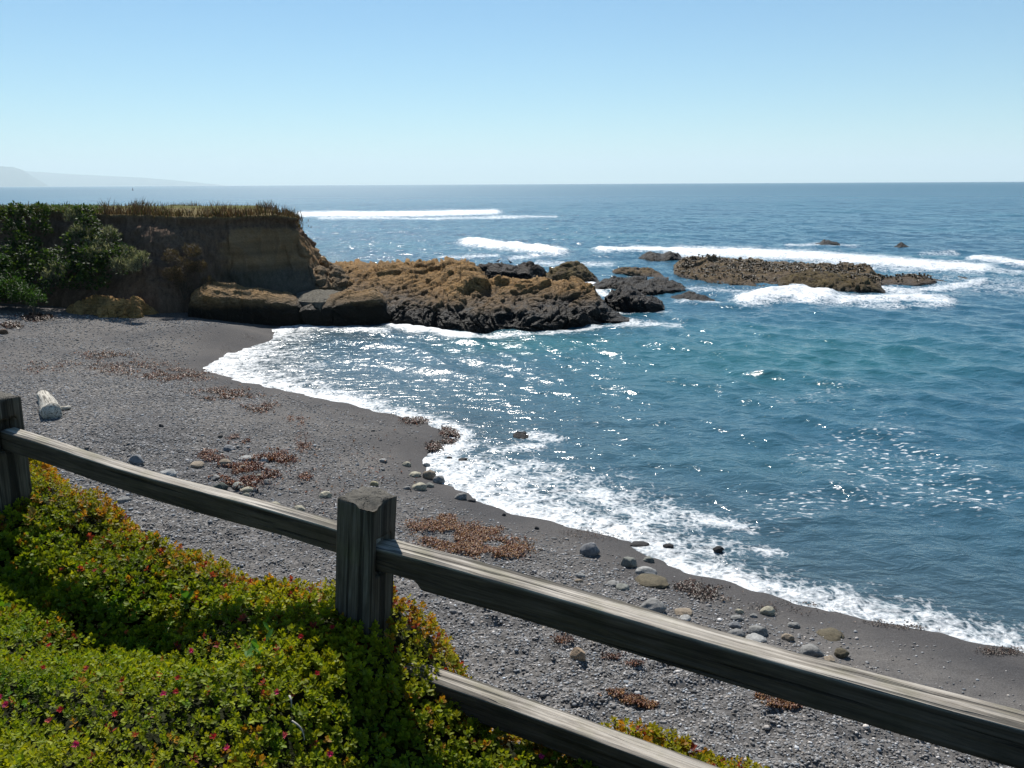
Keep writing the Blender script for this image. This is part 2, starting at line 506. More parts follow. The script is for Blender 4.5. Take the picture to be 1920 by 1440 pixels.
# ------------------------------------------------------------------ shoreline
SHORE_PX = [(1920, 1222, 1.5), (1800, 1192, 1.7), (1640, 1158, 1.9), (1500, 1128, 1.6), (1400, 1096, 1.5), (1270, 1058, 1.9), (1180, 1013, 2.6),
            (1090, 990, 3.4), (980, 963, 4.2), (900, 935, 4.4), (840, 908, 4.6), (812, 882, 4.6), (800, 850, 3.6), (845, 836, 1.8), (860, 815, 1.2), (820, 795, 1.2),
            (740, 775, 1.7), (640, 750, 2.2), (560, 735, 2.6), (470, 715, 3.4), (400, 697, 4.6), (384, 689, 5.6), (418, 674, 5.2), (432, 650, 5.4),
            (478, 624, 5.0), (530, 612, 4.5), (600, 606, 2.5)]
_s = np.array(SHORE_PX)
SHORE = on_z(_s[:, 0], _s[:, 1], 0.03)[:, :2]
SHW = _s[:, 2]
e0 = SHORE[0] + (SHORE[0] - SHORE[2]) / np.linalg.norm(SHORE[0] - SHORE[2]) * np.array([60.0])
SHORE = np.vstack([[e0 + np.array([0, -6.0])], SHORE, [[-9.5, 45.5], [-11.5, 52.0], [-13.0, 58.0], [-17.5, 78.0], [-30.0, 104.0], [-95.0, 125.0]]])
SHW = np.concatenate([[1.5], SHW, [2, 1, 2, 2, 2, 2]])
LAND = np.vstack([SHORE, [[-95, -60], [90, -60], [90, SHORE[0][1]]]])

def inside(x, y, poly):
    r = np.zeros(np.shape(x), bool)
    n = len(poly)
    for i in range(n):
        x1, y1 = poly[i]
        x2, y2 = poly[(i + 1) % n]
        if y1 == y2: continue
        c = ((y1 > y) != (y2 > y)) & (x < (x2 - x1) * (y - y1) / (y2 - y1) + x1)
        r ^= c
    return r
def polydist(x, y, pts, vals=None):
    """distance to an open polyline, and an interpolated value at the nearest point"""
    best = np.full(np.shape(x), 1e9)
    val = np.zeros(np.shape(x))
    for i in range(len(pts) - 1):
        a, b = pts[i], pts[i + 1]
        ab = b - a
        L = ab @ ab
        t = np.clip(((x - a[0]) * ab[0] + (y - a[1]) * ab[1]) / max(L, 1e-9), 0, 1)
        d = np.hypot(x - a[0] - t * ab[0], y - a[1] - t * ab[1])
        m = d < best
        best = np.where(m, d, best)
        if vals is not None:
            val = np.where(m, vals[i] + (vals[i + 1] - vals[i]) * t, val)
    return (best, val) if vals is not None else best
def shore_d(x, y, vals=False):
    d, v = polydist(x, y, SHORE, SHW)
    d = np.where(inside(x, y, LAND), d, -d)
    return (d, v) if vals else d
HUMP = on_z(np.array(400.0), np.array(612.0), 0.6)[:2]
def beach_z(x, y, d=None, fine=True):
    x = np.asarray(x, float); y = np.asarray(y, float)
    if d is None: d = shore_d(x, y)
    z = np.where(d > 0, 1.55 * (1 - np.exp(-np.maximum(d, 0) / 10.0)), np.maximum(d * 0.13, -3 + 0 * d))
    z = z + 0.45 * np.exp(-(((x - HUMP[0]) / 2.4) ** 2 + ((y - HUMP[1]) / 2.0) ** 2))
    land = sstep(0.2, 3.0, d)
    z = z + land * 0.10 * fbm(v3(x * 0.35, y * 0.35), 3, 5)
    # storm berm ridge parallel to the shore
    z = z + 0.16 * np.exp(-((d - 7.5) / 1.1) ** 2) * (0.6 + 0.6 * vnoise(v3(x * .2, y * .2), 9))
    if fine:
        near = sstep(26, 12, y) * sstep(1.0, 3.0, d)
        dim = fbm(v3(x * 2.7, y * 2.7), 2, 41)
        z = z + near * 0.075 * (np.abs(dim) * 2 - 0.6)
        z = z + sstep(0.3, 1.5, d) * 0.018 * fbm(v3(x * 6, y * 6), 3, 43)
    return z
def on_beach(px, py):                       # pixel -> point on the beach
    px = np.atleast_1d(np.asarray(px, float)); py = np.atleast_1d(np.asarray(py, float))
    z = np.full(px.shape, 1.0)
    for _ in range(12):
        p = on_z(px, py, z)
        z = 0.5 * z + 0.5 * beach_z(p[:, 0], p[:, 1])
    p = on_z(px, py, z)
    p[:, 2] = beach_z(p[:, 0], p[:, 1])
    return p

# ------------------------------------------------------------------ beach
def graded(lo, a, b, hi, fine, grow):
    mid = list(np.arange(a, b, fine))
    l, s = [], fine
    x = a
    while x > lo:
        s *= grow; x -= s; l.append(x)
    r, s = [], fine
    x = mid[-1]
    while x < hi:
        s = min(s * grow, 4.0); x += s; r.append(x)
    return np.array(l[::-1] + mid + r)
gx = graded(-90, -5, 9, 70, 0.06, 1.012)
gy = graded(-8, 6.0, 17, 118, 0.06, 1.012)
X, Y = np.meshgrid(gx, gy)
D = shore_d(X, Y)
Z = beach_z(X, Y, D)
grav = 0.55 + 0.75 * fbm(v3(X * 0.22, Y * 0.22), 3, 77)
grav = grav * sstep(0.6, 3.5, D)
# smooth dark sand near the far cove and along the swash, gravel on the upper beach
cove = np.exp(-(((X + 8.5) / 6.5) ** 2 + ((Y - 36.0) / 4.5) ** 2))
grav = np.clip(grav - 0.8 * cove, 0, 1)
right = sstep(1.5, 6.0, X) * sstep(6, 2, D)
grav = np.clip(grav - 0.6 * right, 0, 1)
tanp = on_beach([310], [590])[0]
tan = np.exp(-(((X - tanp[0]) / 2.0) ** 2 + ((Y - tanp[1]) / 1.6) ** 2))
wet = sstep(1.9, 0.5, D + 0.5 * vnoise(v3(X * 0.6, Y * 0.6), 3))
keep = (D > -14)
F = grid_faces(*X.shape)
F = F[keep.ravel()[F].any(1)]
beach = mesh('beach', v3(X, Y, Z).reshape(-1, 3), F, M_BEACH, attrs={'gravel': grav.ravel(), 'wet': wet.ravel(), 'tan': tan.ravel()})
tag(beach, kind='structure')

# ------------------------------------------------------------------ sea
ys = [5.0]
while ys[-1] < 320: ys.append(ys[-1] * 1.0047)
s = ys[-1] - ys[-2]
while ys[-1] < 74000:
    s *= 1.16; ys.append(ys[-1] + s)
ys = np.array(ys)
half = [0.0]
s = 0.085
while half[-1] < 72000:
    s *= 1.0062 if half[-1] < 260 else 1.25
    half.append(half[-1] + s)
half = np.array(half)
xs = np.concatenate([-half[:0:-1], half]) + 3.0
X, Y = np.meshgrid(xs, ys)
D, WID = shore_d(np.clip(X, -400, 400), np.clip(Y, -50, 400), True)
D = np.where((np.abs(X) > 380) | (Y > 380), -300, D)
DX = np.abs(np.gradient(xs))[None, :] + 0 * X
DY = np.abs(np.gradient(ys))[:, None] + 0 * X
amp = np.clip(-D / 16.0, 0.10, 1.0)
Zs = np.zeros_like(X)
rs = np.random.default_rng(4)
for lam in (26, 15, 10, 7, 5, 3.6, 2.6, 1.9, 1.4, 1.0, 0.75):
    for q in range(4):
        th = R(-118 + rs.normal(0, 26 if lam > 8 else 40))
        kx, ky = math.cos(th) * 2 * math.pi / lam, math.sin(th) * 2 * math.pi / lam
        sl = 0.010 if lam > 6 else (0.019 if lam > 3 else 0.036)
        ph = rs.uniform(0, 6.28)
        att = sstep(2.2, 4.5, lam / np.maximum(np.abs(math.cos(th)) * DX, np.abs(math.sin(th)) * DY))
        am = np.clip(-D / (lam * 1.5 + 3), 0.12, 1.0)
        wv = np.sin(kx * X + ky * Y + ph + 1.2 * np.sin(0.13 * X / max(lam, 3) * 3 + q))
        Zs += att * am * sl * lam / (2 * math.pi) * (wv + 0.35 * np.cos(2 * (kx * X + ky * Y + ph)))
# foam laid out as patches on the water
px, py = to_px(v3(X, Y, 0))
foam = np.zeros_like(X)
lift = np.zeros_like(X)
STROKES = [  # polyline of photo points, half thickness, weight, lift in metres
    ([(568, 402), (700, 402), (840, 400), (925, 398)], 6, 1.0, 0.3), ([(600, 409), (760, 410), (1040, 406)], 3, 0.62, 0),
    ([(882, 455), (930, 460), (990, 466), (1045, 474)], 8, 1.15, 0.5), ([(830, 482), (930, 480)], 4, 0.6, 0), ([(960, 484), (1000, 480)], 5, 0.6, 0), ([(1010, 494), (1140, 496)], 6, 0.6, 0),
    ([(1130, 469), (1200, 468), (1300, 472)], 7, 1.05, 0.35), ([(1280, 473), (1400, 476), (1520, 481), (1640, 490), (1780, 501), (1840, 505)], 11, 1.1, 0.25),
    ([(1480, 461), (1540, 459), (1600, 462)], 4, 0.75, 0), ([(1540, 494), (1700, 504), (1920, 512)], 8, 0.62, 0),
    ([(1730, 474), (1790, 474)], 4, 0.5, 0), ([(1832, 485), (1870, 489), (1920, 497)], 7, 1.1, 0.35),
    ([(1405, 562), (1450, 557), (1500, 551), (1545, 558)], 12, 1.2, 0.45), ([(1500, 560), (1600, 563), (1660, 561), (1720, 556), (1770, 566)], 10, 1.0, 0.1), ([(1655, 540), (1700, 546), (1790, 536), (1840, 528)], 7, 0.8, 0.1),
    ([(1780, 530), (1920, 536)], 22, 0.42, 0), ([(1620, 575), (1760, 572)], 6, 0.6, 0),
    ([(738, 610), (790, 617), (850, 627), (880, 628)], 7, 1.1, 0.15), ([(560, 613), (640, 614), (720, 620)], 6, 0.85, 0.05), ([(890, 629), (1000, 629), (1090, 618), (1180, 606)], 5, 0.72, 0), ([(1180, 603), (1265, 606)], 7, 0.72, 0),
    ([(1000, 534), (1110, 533)], 5, 1.0, 0.1), ([(1120, 545), (1150, 560), (1160, 552)], 6, 0.9, 0), ([(1150, 585), (1250, 581)], 4, 0.6, 0), ([(1270, 566), (1350, 568)], 4, 0.6, 0), ([(1290, 541), (1400, 548)], 5, 0.5, 0),
    ([(985, 816), (1030, 820)], 10, 0.75, 0.05), ([(930, 846), (1010, 838)], 9, 0.7, 0.05), ([(1430, 1030), (1450, 1034)], 14, 0.78, 0), ([(1250, 962), (1310, 970), (1380, 985)], 14, 0.72, 0.05),
    ([(860, 870), (1000, 905), (1120, 935), (1220, 975)], 44, 0.62, 0.04), ([(1060, 985), (1200, 1000), (1340, 1035)], 26, 0.62, 0.0),
    ([(460, 645), (520, 650), (560, 690)], 28, 0.45, 0), ([(430, 690), (520, 698), (600, 718)], 12, 0.55, 0.03),  # inner cove foam, thickened to paint in the sun glare
    ([(1460, 1100), (1650, 1130), (1900, 1185)], 26, 0.38, 0),
]
for pts, th, wgt, lf in STROKES:
    pts = np.array(pts, float)
    sel = np.where((px > pts[:, 0].min() - 3 * th - 30) & (px < pts[:, 0].max() + 3 * th + 30) & (py > pts[:, 1].min() - 3 * th) & (py < pts[:, 1].max() + 3 * th))
    if not len(sel[0]): continue
    # horizontally elongated distance so that the ends taper off
    sx = np.array([0.35, 1.0])
    dd = polydist(px[sel] * sx[0], py[sel], pts * sx)
    g = wgt * np.exp(-(dd / th) ** 2)
    foam[sel] = np.maximum(foam[sel], g)
    lift[sel] = np.maximum(lift[sel], lf * np.exp(-(dd / (th * 0.8)) ** 2))
edge = 0.84 * np.exp(-(np.maximum(-D, 0) / (0.55 * WID)) ** 1.6)
foam = np.maximum(foam, np.where(D > -12, edge, 0))
Zs = Zs + lift * (0.75 + 0.6 * fbm(v3(X * 0.9, Y * 0.9), 3, 8))
Zs = Zs + 0.05 * np.clip(foam, 0, 1) * fbm(v3(X * 2.0, Y * 2.0), 3, 18) * sstep(250, 120, Y)
Zs = np.where(D > -0.6, Zs + 0.02, Zs)
teal = 0.85 * np.exp(-(((px - 1500) / 420) ** 2 + ((py - 690) / 75) ** 2)) + 0.6 * np.exp(-(((px - 1000) / 170) ** 2 + ((py - 645) / 18) ** 2))
teal = np.where(Y > 300, 0, teal) * (0.7 + 0.5 * vnoise(v3(X * 0.08, Y * 0.08), 4))
sun_glint = 0.75 * np.exp(-(((px - 1640) / 190) ** 2 + ((py - 865) / 85) ** 2)) + 0.6 * np.exp(-(((px - 1450) / 170) ** 2 + ((py - 965) / 45) ** 2)) + 0.5 * np.exp(-(((px - 1560) / 130) ** 2 + ((py - 735) / 30) ** 2)) + 0.45 * np.exp(-(((px - 1830) / 120) ** 2 + ((py - 940) / 70) ** 2))
sun_glint = np.where(Y > 300, 0, np.clip(sun_glint, 0, 1))
micro = 0.10 + 0.25 * sstep(25, 260, np.hypot(X, Y))
seaR = 0.11 + 0.21 * sstep(1.4, 3.2, np.log10(np.hypot(X, Y)))
seaR = seaR + 0.13 * np.exp(-(((X + 4) / 9.0) ** 2 + ((Y - 31) / 9.0) ** 2))      # wind-ruffled inner cove
shallow = np.exp(-np.maximum(-D, 0) / 6.5)
drop = (D > 5)
F = grid_faces(*X.shape)
F = F[~drop.ravel()[F].all(1)]
sea = mesh('sea', v3(X, Y, Zs).reshape(-1, 3), F, M_WATER, attrs={'foam': foam.ravel(), 'shallow': shallow.ravel(), 'teal': np.clip(teal, 0, 1).ravel(), 'calm': amp.ravel(), 'sun_glint': sun_glint.ravel(), 'micro': micro.ravel(), 'rough': seaR.ravel()})
tag(sea, kind='structure')

# ------------------------------------------------------------------ headland cliff
def base_pt(px_, py_, z):
    return on_z(np.array(float(px_)), np.array(float(py_)), z)
def cliff():
    spec = [(-420, 564, 402), (-200, 564, 400), (0, 564, 397), (110, 563, 396), (190, 563, 402), (300, 563, 405), (385, 557, 408), (428, 549, 410), (500, 546, 404), (560, 544, 402), (592, 542, 409)]
    tops = [-420, -200, 0, 108, 186, 296, 378, 424, 472, 516, 549]
    B, T = [], []
    for (bx, by, ty), tx in zip(spec, tops):
        b = base_pt(bx, by, 1.25)
        dist = math.hypot(b[0], b[1]) + (3.2 if bx < 330 else 2.2 if bx < 400 else 1.2)
        B.append(b); T.append(at_dist(np.array(float(tx)), np.array(float(ty)), dist))
    for bx, by, tx, ty, dd in [(622, 536, 568, 424, 3.0), (634, 524, 584, 450, 7.0)]:
        b = base_pt(bx, by, 0.6)
        B.append(b); T.append(at_dist(np.array(float(tx)), np.array(float(ty)), math.hypot(b[0], b[1]) + 1.0))
    B += [np.array([-12.9, 62, -0.5]), np.array([-18.5, 78, -0.5]), np.array([-32, 100, -0.5]), np.array([-95, 120, -0.5])]
    T += [np.array([-15.6, 61, 3.6]), np.array([-21.5, 75, 4.4]), np.array([-34, 96, 4.4]), np.array([-95, 114, 4.2])]
    B, T = np.array(B), np.array(T)
    # resample along the outline
    L = np.concatenate([[0], np.cumsum(np.linalg.norm(np.diff(T[:, :2], axis=0), axis=1) + 0.5)])
    li = np.interp(np.linspace(0, L[-1], 1100) , L, L)
    front_end = L[12]
    li = np.concatenate([np.linspace(0, front_end, 620), np.linspace(front_end, L[-1], 200)[1:]])
    Bi = np.stack([np.interp(li, L, B[:, k]) for k in range(3)], -1)
    Ti = np.stack([np.interp(li, L, T[:, k]) for k in range(3)], -1)
    n = len(li)
    prof = [(0.0, -0.25), (0.0, 0.0)] + [(t ** 1.15, t) for t in np.linspace(0.025, 1, 46)]
    Ti[:, 2] += 0.10 * fbm(v3(Ti[:, 0] * 0.5, Ti[:, 1] * 0.5), 3, 77)
    rows = []
    for hx, vz in prof:
        p = Bi + (Ti - Bi) * np.array([hx, hx, max(vz, 0)])
        if vz < 0: p[:, 2] += vz * 4
        rows.append(p)
    nf = len(rows)
    spine = np.stack([np.minimum(Ti[:, 0] - 3.0 * np.exp(-((li - front_end) / 6) ** 2), -15.0), np.clip(Ti[:, 1] + np.where(li < front_end, 24, -22 * sstep(front_end, front_end + 30, li) + 12), 62, 84) , 0 * li + 4.95], -1)
    spine[:, 0] = np.where(li > front_end, np.minimum(Ti[:, 0] - 2, -20), np.minimum(Ti[:, 0] * 1.35 - 2, -20))
    spine[:, 1] = 72.0
    for t in np.linspace(0.02, 1, 26):
        tt = t ** 1.6
        p = Ti * (1 - tt) + spine * tt
        rows.append(p)
    V = np.array(rows)
    nrm = grid_normals(V)
    out = -nrm
    vz = np.array([max(v, 0) for _, v in prof] + [1.0] * 26)[:, None] + 0 * li
    facem = (np.arange(len(rows)) < nf)[:, None] & (np.ones(n, bool)[None])
    q = V.copy()
    disp = 0.8 * fbm(v3(q[..., 0] * 0.35, q[..., 1] * 0.35, q[..., 2] * 0.3), 4, 21) + 0.30 * fbm(v3(q[..., 0] * 1.3, q[..., 1] * 1.6, q[..., 2] * 0.55), 4, 22, 0.55, True)
    disp = disp + 0.10 * fbm(v3(q[..., 0] * 5, q[..., 1] * 5, q[..., 2] * 3), 3, 23)
    disp = disp - 0.22 * np.exp(-((vz - 0.90) / 0.045) ** 2) + 0.12 * np.exp(-((vz - 0.975) / 0.02) ** 2)     # undercut below the turf
    disp = disp * (0.3 + 0.7 * sstep(0, 0.35, vz)) + 0.10 * np.exp(-vz / 0.10)                                                                  # talus at the foot
    Vd = V.copy()
    hor = nrm.copy(); hor[..., 2] *= 0.3
    # outward = away from the land: use the sign that points towards the sea / camera on the front
    sgn = np.sign(-(hor[5, :, 1]))[None, :, None]
    sgn[:, li > front_end] = np.sign(hor[5, li > front_end, 0])[None, :, None]
    Vd[:nf] += (hor * sgn)[:nf] * disp[:nf, :, None]
    edge_shift = Vd[nf - 1] - V[nf - 1]
    for r in range(nf, len(rows)):
        f = 1 - sstep(0, 6, r - nf)
        Vd[r] += edge_shift * f
        Vd[r, :, 2] += 0.03 * fbm(v3(V[r, :, 0] * 0.5, V[r, :, 1] * 0.5), 3, 31)
    pxx, pyy = to_px(Vd)
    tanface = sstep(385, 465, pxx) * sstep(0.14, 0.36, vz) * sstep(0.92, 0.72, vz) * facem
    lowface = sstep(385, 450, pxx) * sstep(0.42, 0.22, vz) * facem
    topf = np.where(facem, sstep(0.965, 0.995, vz), 1.0)
    green = np.clip(sstep(200, 150, pxx) + 0.5 * sstep(60, 66, Vd[..., 1]) + 0.25 * fbm(v3(Vd[..., 0] * .7, Vd[..., 1] * .7), 3, 2), 0, 1)
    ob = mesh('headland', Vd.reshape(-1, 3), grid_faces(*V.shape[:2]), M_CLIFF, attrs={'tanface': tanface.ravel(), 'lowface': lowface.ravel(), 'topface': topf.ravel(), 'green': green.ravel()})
    tag(ob, kind='structure')
    return Vd[nf - 1], Vd[nf:], Vd[:nf]
CL_EDGE, CL_TOP, CL_FACE = cliff()

# ------------------------------------------------------------------ far hills across the bay
def hill(name, dist, prof, label_seed, depth):
    prof = np.array(prof, float)
    n = 160
    xs_ = np.linspace(prof[0, 0], prof[-1, 0], n)
    h = np.interp(xs_, prof[:, 0], prof[:, 1])
    rows = []
    for t in np.linspace(0, 1, 15):
        vv = math.sin(t * math.pi) ** 0.8 if t not in (0, 1) else 0.0
        b = at_dist(xs_, np.full(n, 349.0), dist + depth * t)
        top = at_dist(xs_, 350 - h, dist + depth * 0.45)
        p = b.copy()
        ns = 1 + 0.12 * fbm(v3(xs_ * 0.03, t * 6 + 0 * xs_), 4, label_seed)
        p[:, 2] = np.maximum(-20, (top[:, 2]) * vv * np.where(vv < 0.97, ns, 1)) if 0 < t < 1 else -30
        rows.append(p)
    V = np.array(rows)
    c = np.tile(np.array([0.06, 0.075, 0.055]), (V.shape[0] * V.shape[1], 1))
    tag(mesh(name, V.reshape(-1, 3), grid_faces(*V.shape[:2]), M_HILL, col=c), kind='structure')
hill('hills', 42000, [(-700, 30), (-400, 46), (-200, 36), (-60, 42), (0, 39), (30, 37), (48, 31), (62, 20), (78, 10), (95, 0)], 3, 6000)
hill('hills', 54000, [(-500, 36), (-200, 34), (40, 30), (90, 27), (130, 24), (190, 21), (270, 17), (330, 12), (400, 5), (440, 0)], 6, 7000)

# ------------------------------------------------------------------ rocks
def worley(p, seed=0):
    p = np.asarray(p, float); i = np.floor(p).astype(np.int64); f1 = np.full(p.shape[:-1], 9.0); f2 = f1.copy(); cid = f1 * 0
    for a in (-1, 0, 1):
        for b in (-1, 0, 1):
            for c in (-1, 0, 1):
                q = i + np.array([a, b, c])
                o = np.stack([_h(q[..., 0], q[..., 1], q[..., 2], seed + k_ * 19) for k_ in range(3)], -1)
                d_ = np.linalg.norm(q + o - p, axis=-1)
                cid = np.where(d_ < f1, _h(q[..., 0], q[..., 1], q[..., 2], seed + 91), cid)
                f2 = np.where(d_ < f1, f1, np.minimum(f2, d_)); f1 = np.minimum(f1, d_)
    return f1, f2, cid
def rock(name, base, crest, deps, mat, label, group=None, prof=None, amp=0.22, freq=1.0, zb=0.0, n=150, nr=70, seed=1, beach=False, cat='rock', back=0.5, sink=0.5):
    """a rock mass: front foot along `base`, skyline along `crest`, crest `deps` metres behind the foot"""
    base = np.array(base, float); crest = np.array(crest, float)
    u = np.linspace(0, 1, n)
    def samp(a):
        t = (a[:, 0] - a[0, 0]) / (a[-1, 0] - a[0, 0])
        return np.interp(u, t, a[:, 0]), np.interp(u, t, a[:, 1])
    bx, by = samp(base); cx, cy = samp(crest)
    B = on_beach(bx, by) if beach else on_z(bx, by, zb)
    dist = np.hypot(B[:, 0], B[:, 1])
    dp = np.interp(u, np.linspace(0, 1, len(deps)), deps)
    T = at_dist(cx, cy, dist + dp)
    T[:, 2] = np.maximum(T[:, 2], B[:, 2] + 0.02)
    dirv = np.stack([B[:, 0] / dist, B[:, 1] / dist, 0 * u], -1)
    K = T + dirv * (dp * back + 0.25)[:, None]
    prof = prof or [(0, 0), (0.03, 0.35), (0.12, 0.65), (0.35, 0.86), (0.65, 0.96), (1, 1)]
    pr = np.array(prof, float)
    ss = np.linspace(0, 1, nr)
    al = np.concatenate([[0], np.cumsum(np.hypot(np.diff(pr[:, 0]), np.diff(pr[:, 1])))])
    al /= al[-1]
    ph, pv = np.interp(ss, al, pr[:, 0]), np.interp(ss, al, pr[:, 1])
    rows = []
    foot = B - dirv * 0.1; foot[:, 2] = B[:, 2] - sink
    rows.append(foot)
    for h_, v_ in zip(ph, pv):
        p = B + (T - B) * h_
        p[:, 2] = B[:, 2] + (T[:, 2] - B[:, 2]) * v_
        rows.append(p)
    for t in np.linspace(0.1, 1, 12):
        p = T + (K - T) * t
        p[:, 2] = T[:, 2] + (B[:, 2] - sink - T[:, 2]) * (1 - math.sqrt(max(0, 1 - t * t)))
        rows.append(p)
    V = np.array(rows)
    nrm = -grid_normals(V)
    nrm *= np.sign(np.mean(nrm[..., 2]))
    k = freq
    q = V
    hgt = np.maximum(T[:, 2] - B[:, 2], 0.05)[None, :]
    wx = q + 0.8 * np.stack([fbm(q * 0.35 * k, 3, seed + 40), fbm(q * 0.35 * k, 3, seed + 41), fbm(q * 0.35 * k, 3, seed + 42)], -1)
    across = (wx[..., 0] * 0.86 - wx[..., 1] * 0.42 + wx[..., 2] * 0.55)       # ledges run obliquely through the rock
    along = (wx[..., 0] * 0.42 + wx[..., 1] * 0.86)
    led = v3(across * 0.62 * k, along * 0.16 * k, wx[..., 2] * 0.25 * k)
    dsp = 1.25 * fbm(led, 4, seed, 0.5, True) + 0.7 * fbm(q * 0.35 * k, 3, seed + 7)
    w1, w2, ci = worley(v3(across * 0.95 * k, along * 0.40 * k, wx[..., 2] * 0.7 * k), seed)
    dsp = dsp - 0.6 * np.exp(-(w2 - w1) / 0.05) + 1.3 * (ci - 0.5) * sstep(0, 0.10, w2 - w1)
    w1, w2, ci = worley(v3(across * 2.6 * k, along * 1.3 * k, wx[..., 2] * 2.2 * k), seed + 3)
    dsp = dsp + 0.75 * (ci - 0.5) * sstep(0, 0.12, w2 - w1) - 0.25 * np.exp(-(w2 - w1) / 0.06)
    w1, w2, ci = worley(v3(across * 6 * k, along * 3.4 * k, wx[..., 2] * 5 * k), seed + 4)
    dsp = dsp + 0.30 * (ci - 0.5) * sstep(0, 0.15, w2 - w1)
    dsp = dsp + 0.22 * fbm(v3(across * 3.2 * k, along * 1.5 * k, q[..., 2] * 3.0 * k), 3, seed + 3, 0.55, True)
    ends = sstep(0, 0.05, u) * sstep(1, 0.95, u)
    dsp = (dsp - 0.25) * amp * np.clip(hgt / 0.6, 0.25, 1.0) * (0.3 + 0.7 * ends)
    V = V + nrm * dsp[..., None]
    ob = mesh(name, V.reshape(-1, 3), grid_faces(*V.shape[:2]), mat)
    tag(ob, label, cat, group)
    return V
G_OUT, G_REEF = 'rocks below the headland', 'reef rocks offshore'
steep = [(0, 0), (0.02, 0.45), (0.08, 0.75), (0.3, 0.93), (1, 1)]
slope = [(0, 0), (0.02, 0.22), (0.06, 0.42), (0.16, 0.56), (0.5, 0.80), (1, 1)]
rock('rock_outcrop', [(622, 592), (680, 602), (735, 607), (800, 613), (884, 621), (997, 623), (1081, 613), (1180, 601)],
     [(612, 503), (640, 500), (730, 496), (800, 499), (842, 492), (868, 496), (894, 510), (914, 530), (997, 536), (1095, 531), (1118, 540), (1146, 582), (1180, 600)],
     [13, 14, 14, 14.5, 13, 8, 8, 7.5, 3, 0.6], M_GOLD, 'large golden brown rock outcrop with a black wet foot running out into the cove', G_OUT, slope, 0.30, 0.85, n=420, nr=200, seed=3)
rock('boulder', [(353, 594), (400, 600), (470, 607), (522, 611), (560, 612), (582, 606)], [(352, 572), (366, 547), (389, 532), (421, 534), (450, 535), (483, 536), (509, 543), (538, 547), (556, 555), (582, 590)],
     [0.8, 1.6, 2.2, 2.6, 2.4, 1.0], M_BOULDER, 'long ochre topped boulder at the water edge with a broad shaded front', G_OUT, steep, 0.13, 0.8, beach=True, n=180, nr=90, seed=11)
rock('boulder', [(552, 611), (600, 612), (660, 611), (735, 607)], [(552, 575), (574, 567), (611, 560), (652, 545), (700, 543), (716, 552), (735, 590)],
     [1.2, 2.2, 2.6, 2.0, 0.8], M_BOULDER, 'near black overhanging boulder between the ochre boulder and the golden outcrop', G_OUT, steep, 0.13, 0.8, zb=0.0, n=150, nr=90, seed=15)
rock('rock_ledge', [(556, 570), (600, 576), (660, 562)], [(556, 548), (590, 544), (625, 543), (660, 545)], [3, 3.4, 3], M_CLIFF if False else mat_rock('grey_ledge', (0.17, 0.155, 0.125), (0.13, 0.12, 0.10), (0.05, 0.05, 0.045), -0.5, -0.1, 1.5),
     'smooth grey sloping ledge behind the black boulder at the cliff foot', G_OUT, [(0, 0), (0.03, 0.5), (0.2, 0.7), (1, 1)], 0.05, 1.0, zb=0.9, n=60, seed=17)
rock('rock', [(893, 527), (940, 533), (994, 536), (1030, 519)], [(887, 508), (900, 496), (935, 494), (957, 498), (991, 496), (1014, 505), (1032, 516)],
     [1.5, 3, 3, 1.2], M_DARK, 'dark block of rock rising behind the right flank of the golden outcrop', G_OUT, steep, 0.22, 1.0, n=90, seed=21)
rock('rock', [(1008, 527), (1053, 530), (1122, 529)], [(1012, 521), (1033, 512), (1043, 500), (1062, 491), (1078, 488), (1098, 496), (1112, 509), (1124, 525)],
     [1.5, 4, 2], M_MOSSY, 'rounded olive brown rock mound with a pointed top, right of the dark block', G_OUT, slope, 0.25, 1.1, n=90, seed=25)
rock('rock', [(1148, 513), (1194, 518), (1254, 522)], [(1148, 508), (1165, 501), (1194, 501), (1222, 505), (1254, 519)], [1, 3, 1], M_REEF, 'low grey rock crowned with stubby sea palms near the reef channel', G_REEF, slope, 0.25, 1.4, n=80, seed=29)
rock('rock', [(1112, 541), (1170, 545), (1222, 552), (1288, 545)], [(1112, 533), (1151, 518), (1194, 523), (1250, 527), (1278, 531), (1288, 541)], [2, 5, 4, 1], M_DARK, 'broad flat wet rock shelf between the outcrop and the reef', G_REEF, slope, 0.28, 1.3, n=110, seed=33)
rock('boulder', [(1140, 581), (1194, 584), (1246, 579)], [(1134, 556), (1165, 542), (1194, 543), (1216, 550), (1239, 564), (1246, 577)], [1, 3.2, 1], M_DARK, 'black rounded boulder standing in the water off the outcrop tip', G_REEF, steep, 0.2, 1.2, n=80, seed=37)
rock('rock', [(1258, 562), (1306, 567), (1340, 564)], [(1258, 556), (1292, 549), (1320, 554), (1340, 562)], [0.8, 2, 0.6], M_DARK, 'thin low black rock awash just right of the black boulder', G_REEF, slope, 0.2, 1.6, n=70, seed=41)
REEF = rock('rock_reef', [(1263, 515), (1334, 533), (1411, 542), (1469, 538), (1565, 546), (1652, 540)], [(1263, 499), (1280, 487), (1315, 487), (1373, 488), (1450, 494), (1527, 497), (1623, 504), (1652, 518)],
     [4, 12, 14, 13, 10, 5], M_REEF, 'long flat tan reef covered in sea palms and mussels', G_REEF, [(0, 0), (0.04, 0.25), (0.25, 0.55), (0.6, 0.85), (1, 1)], 0.24, 0.9, n=300, nr=120, seed=45)
rock('rock', [(1460, 540), (1527, 547), (1604, 549), (1660, 549)], [(1457, 526), (1508, 514), (1565, 518), (1623, 520), (1646, 531), (1660, 546)], [2, 5, 5, 1], M_MOSSY, 'olive and black rock hump in front of the reef where the wave breaks', G_REEF, slope, 0.25, 1.3, n=120, seed=49)
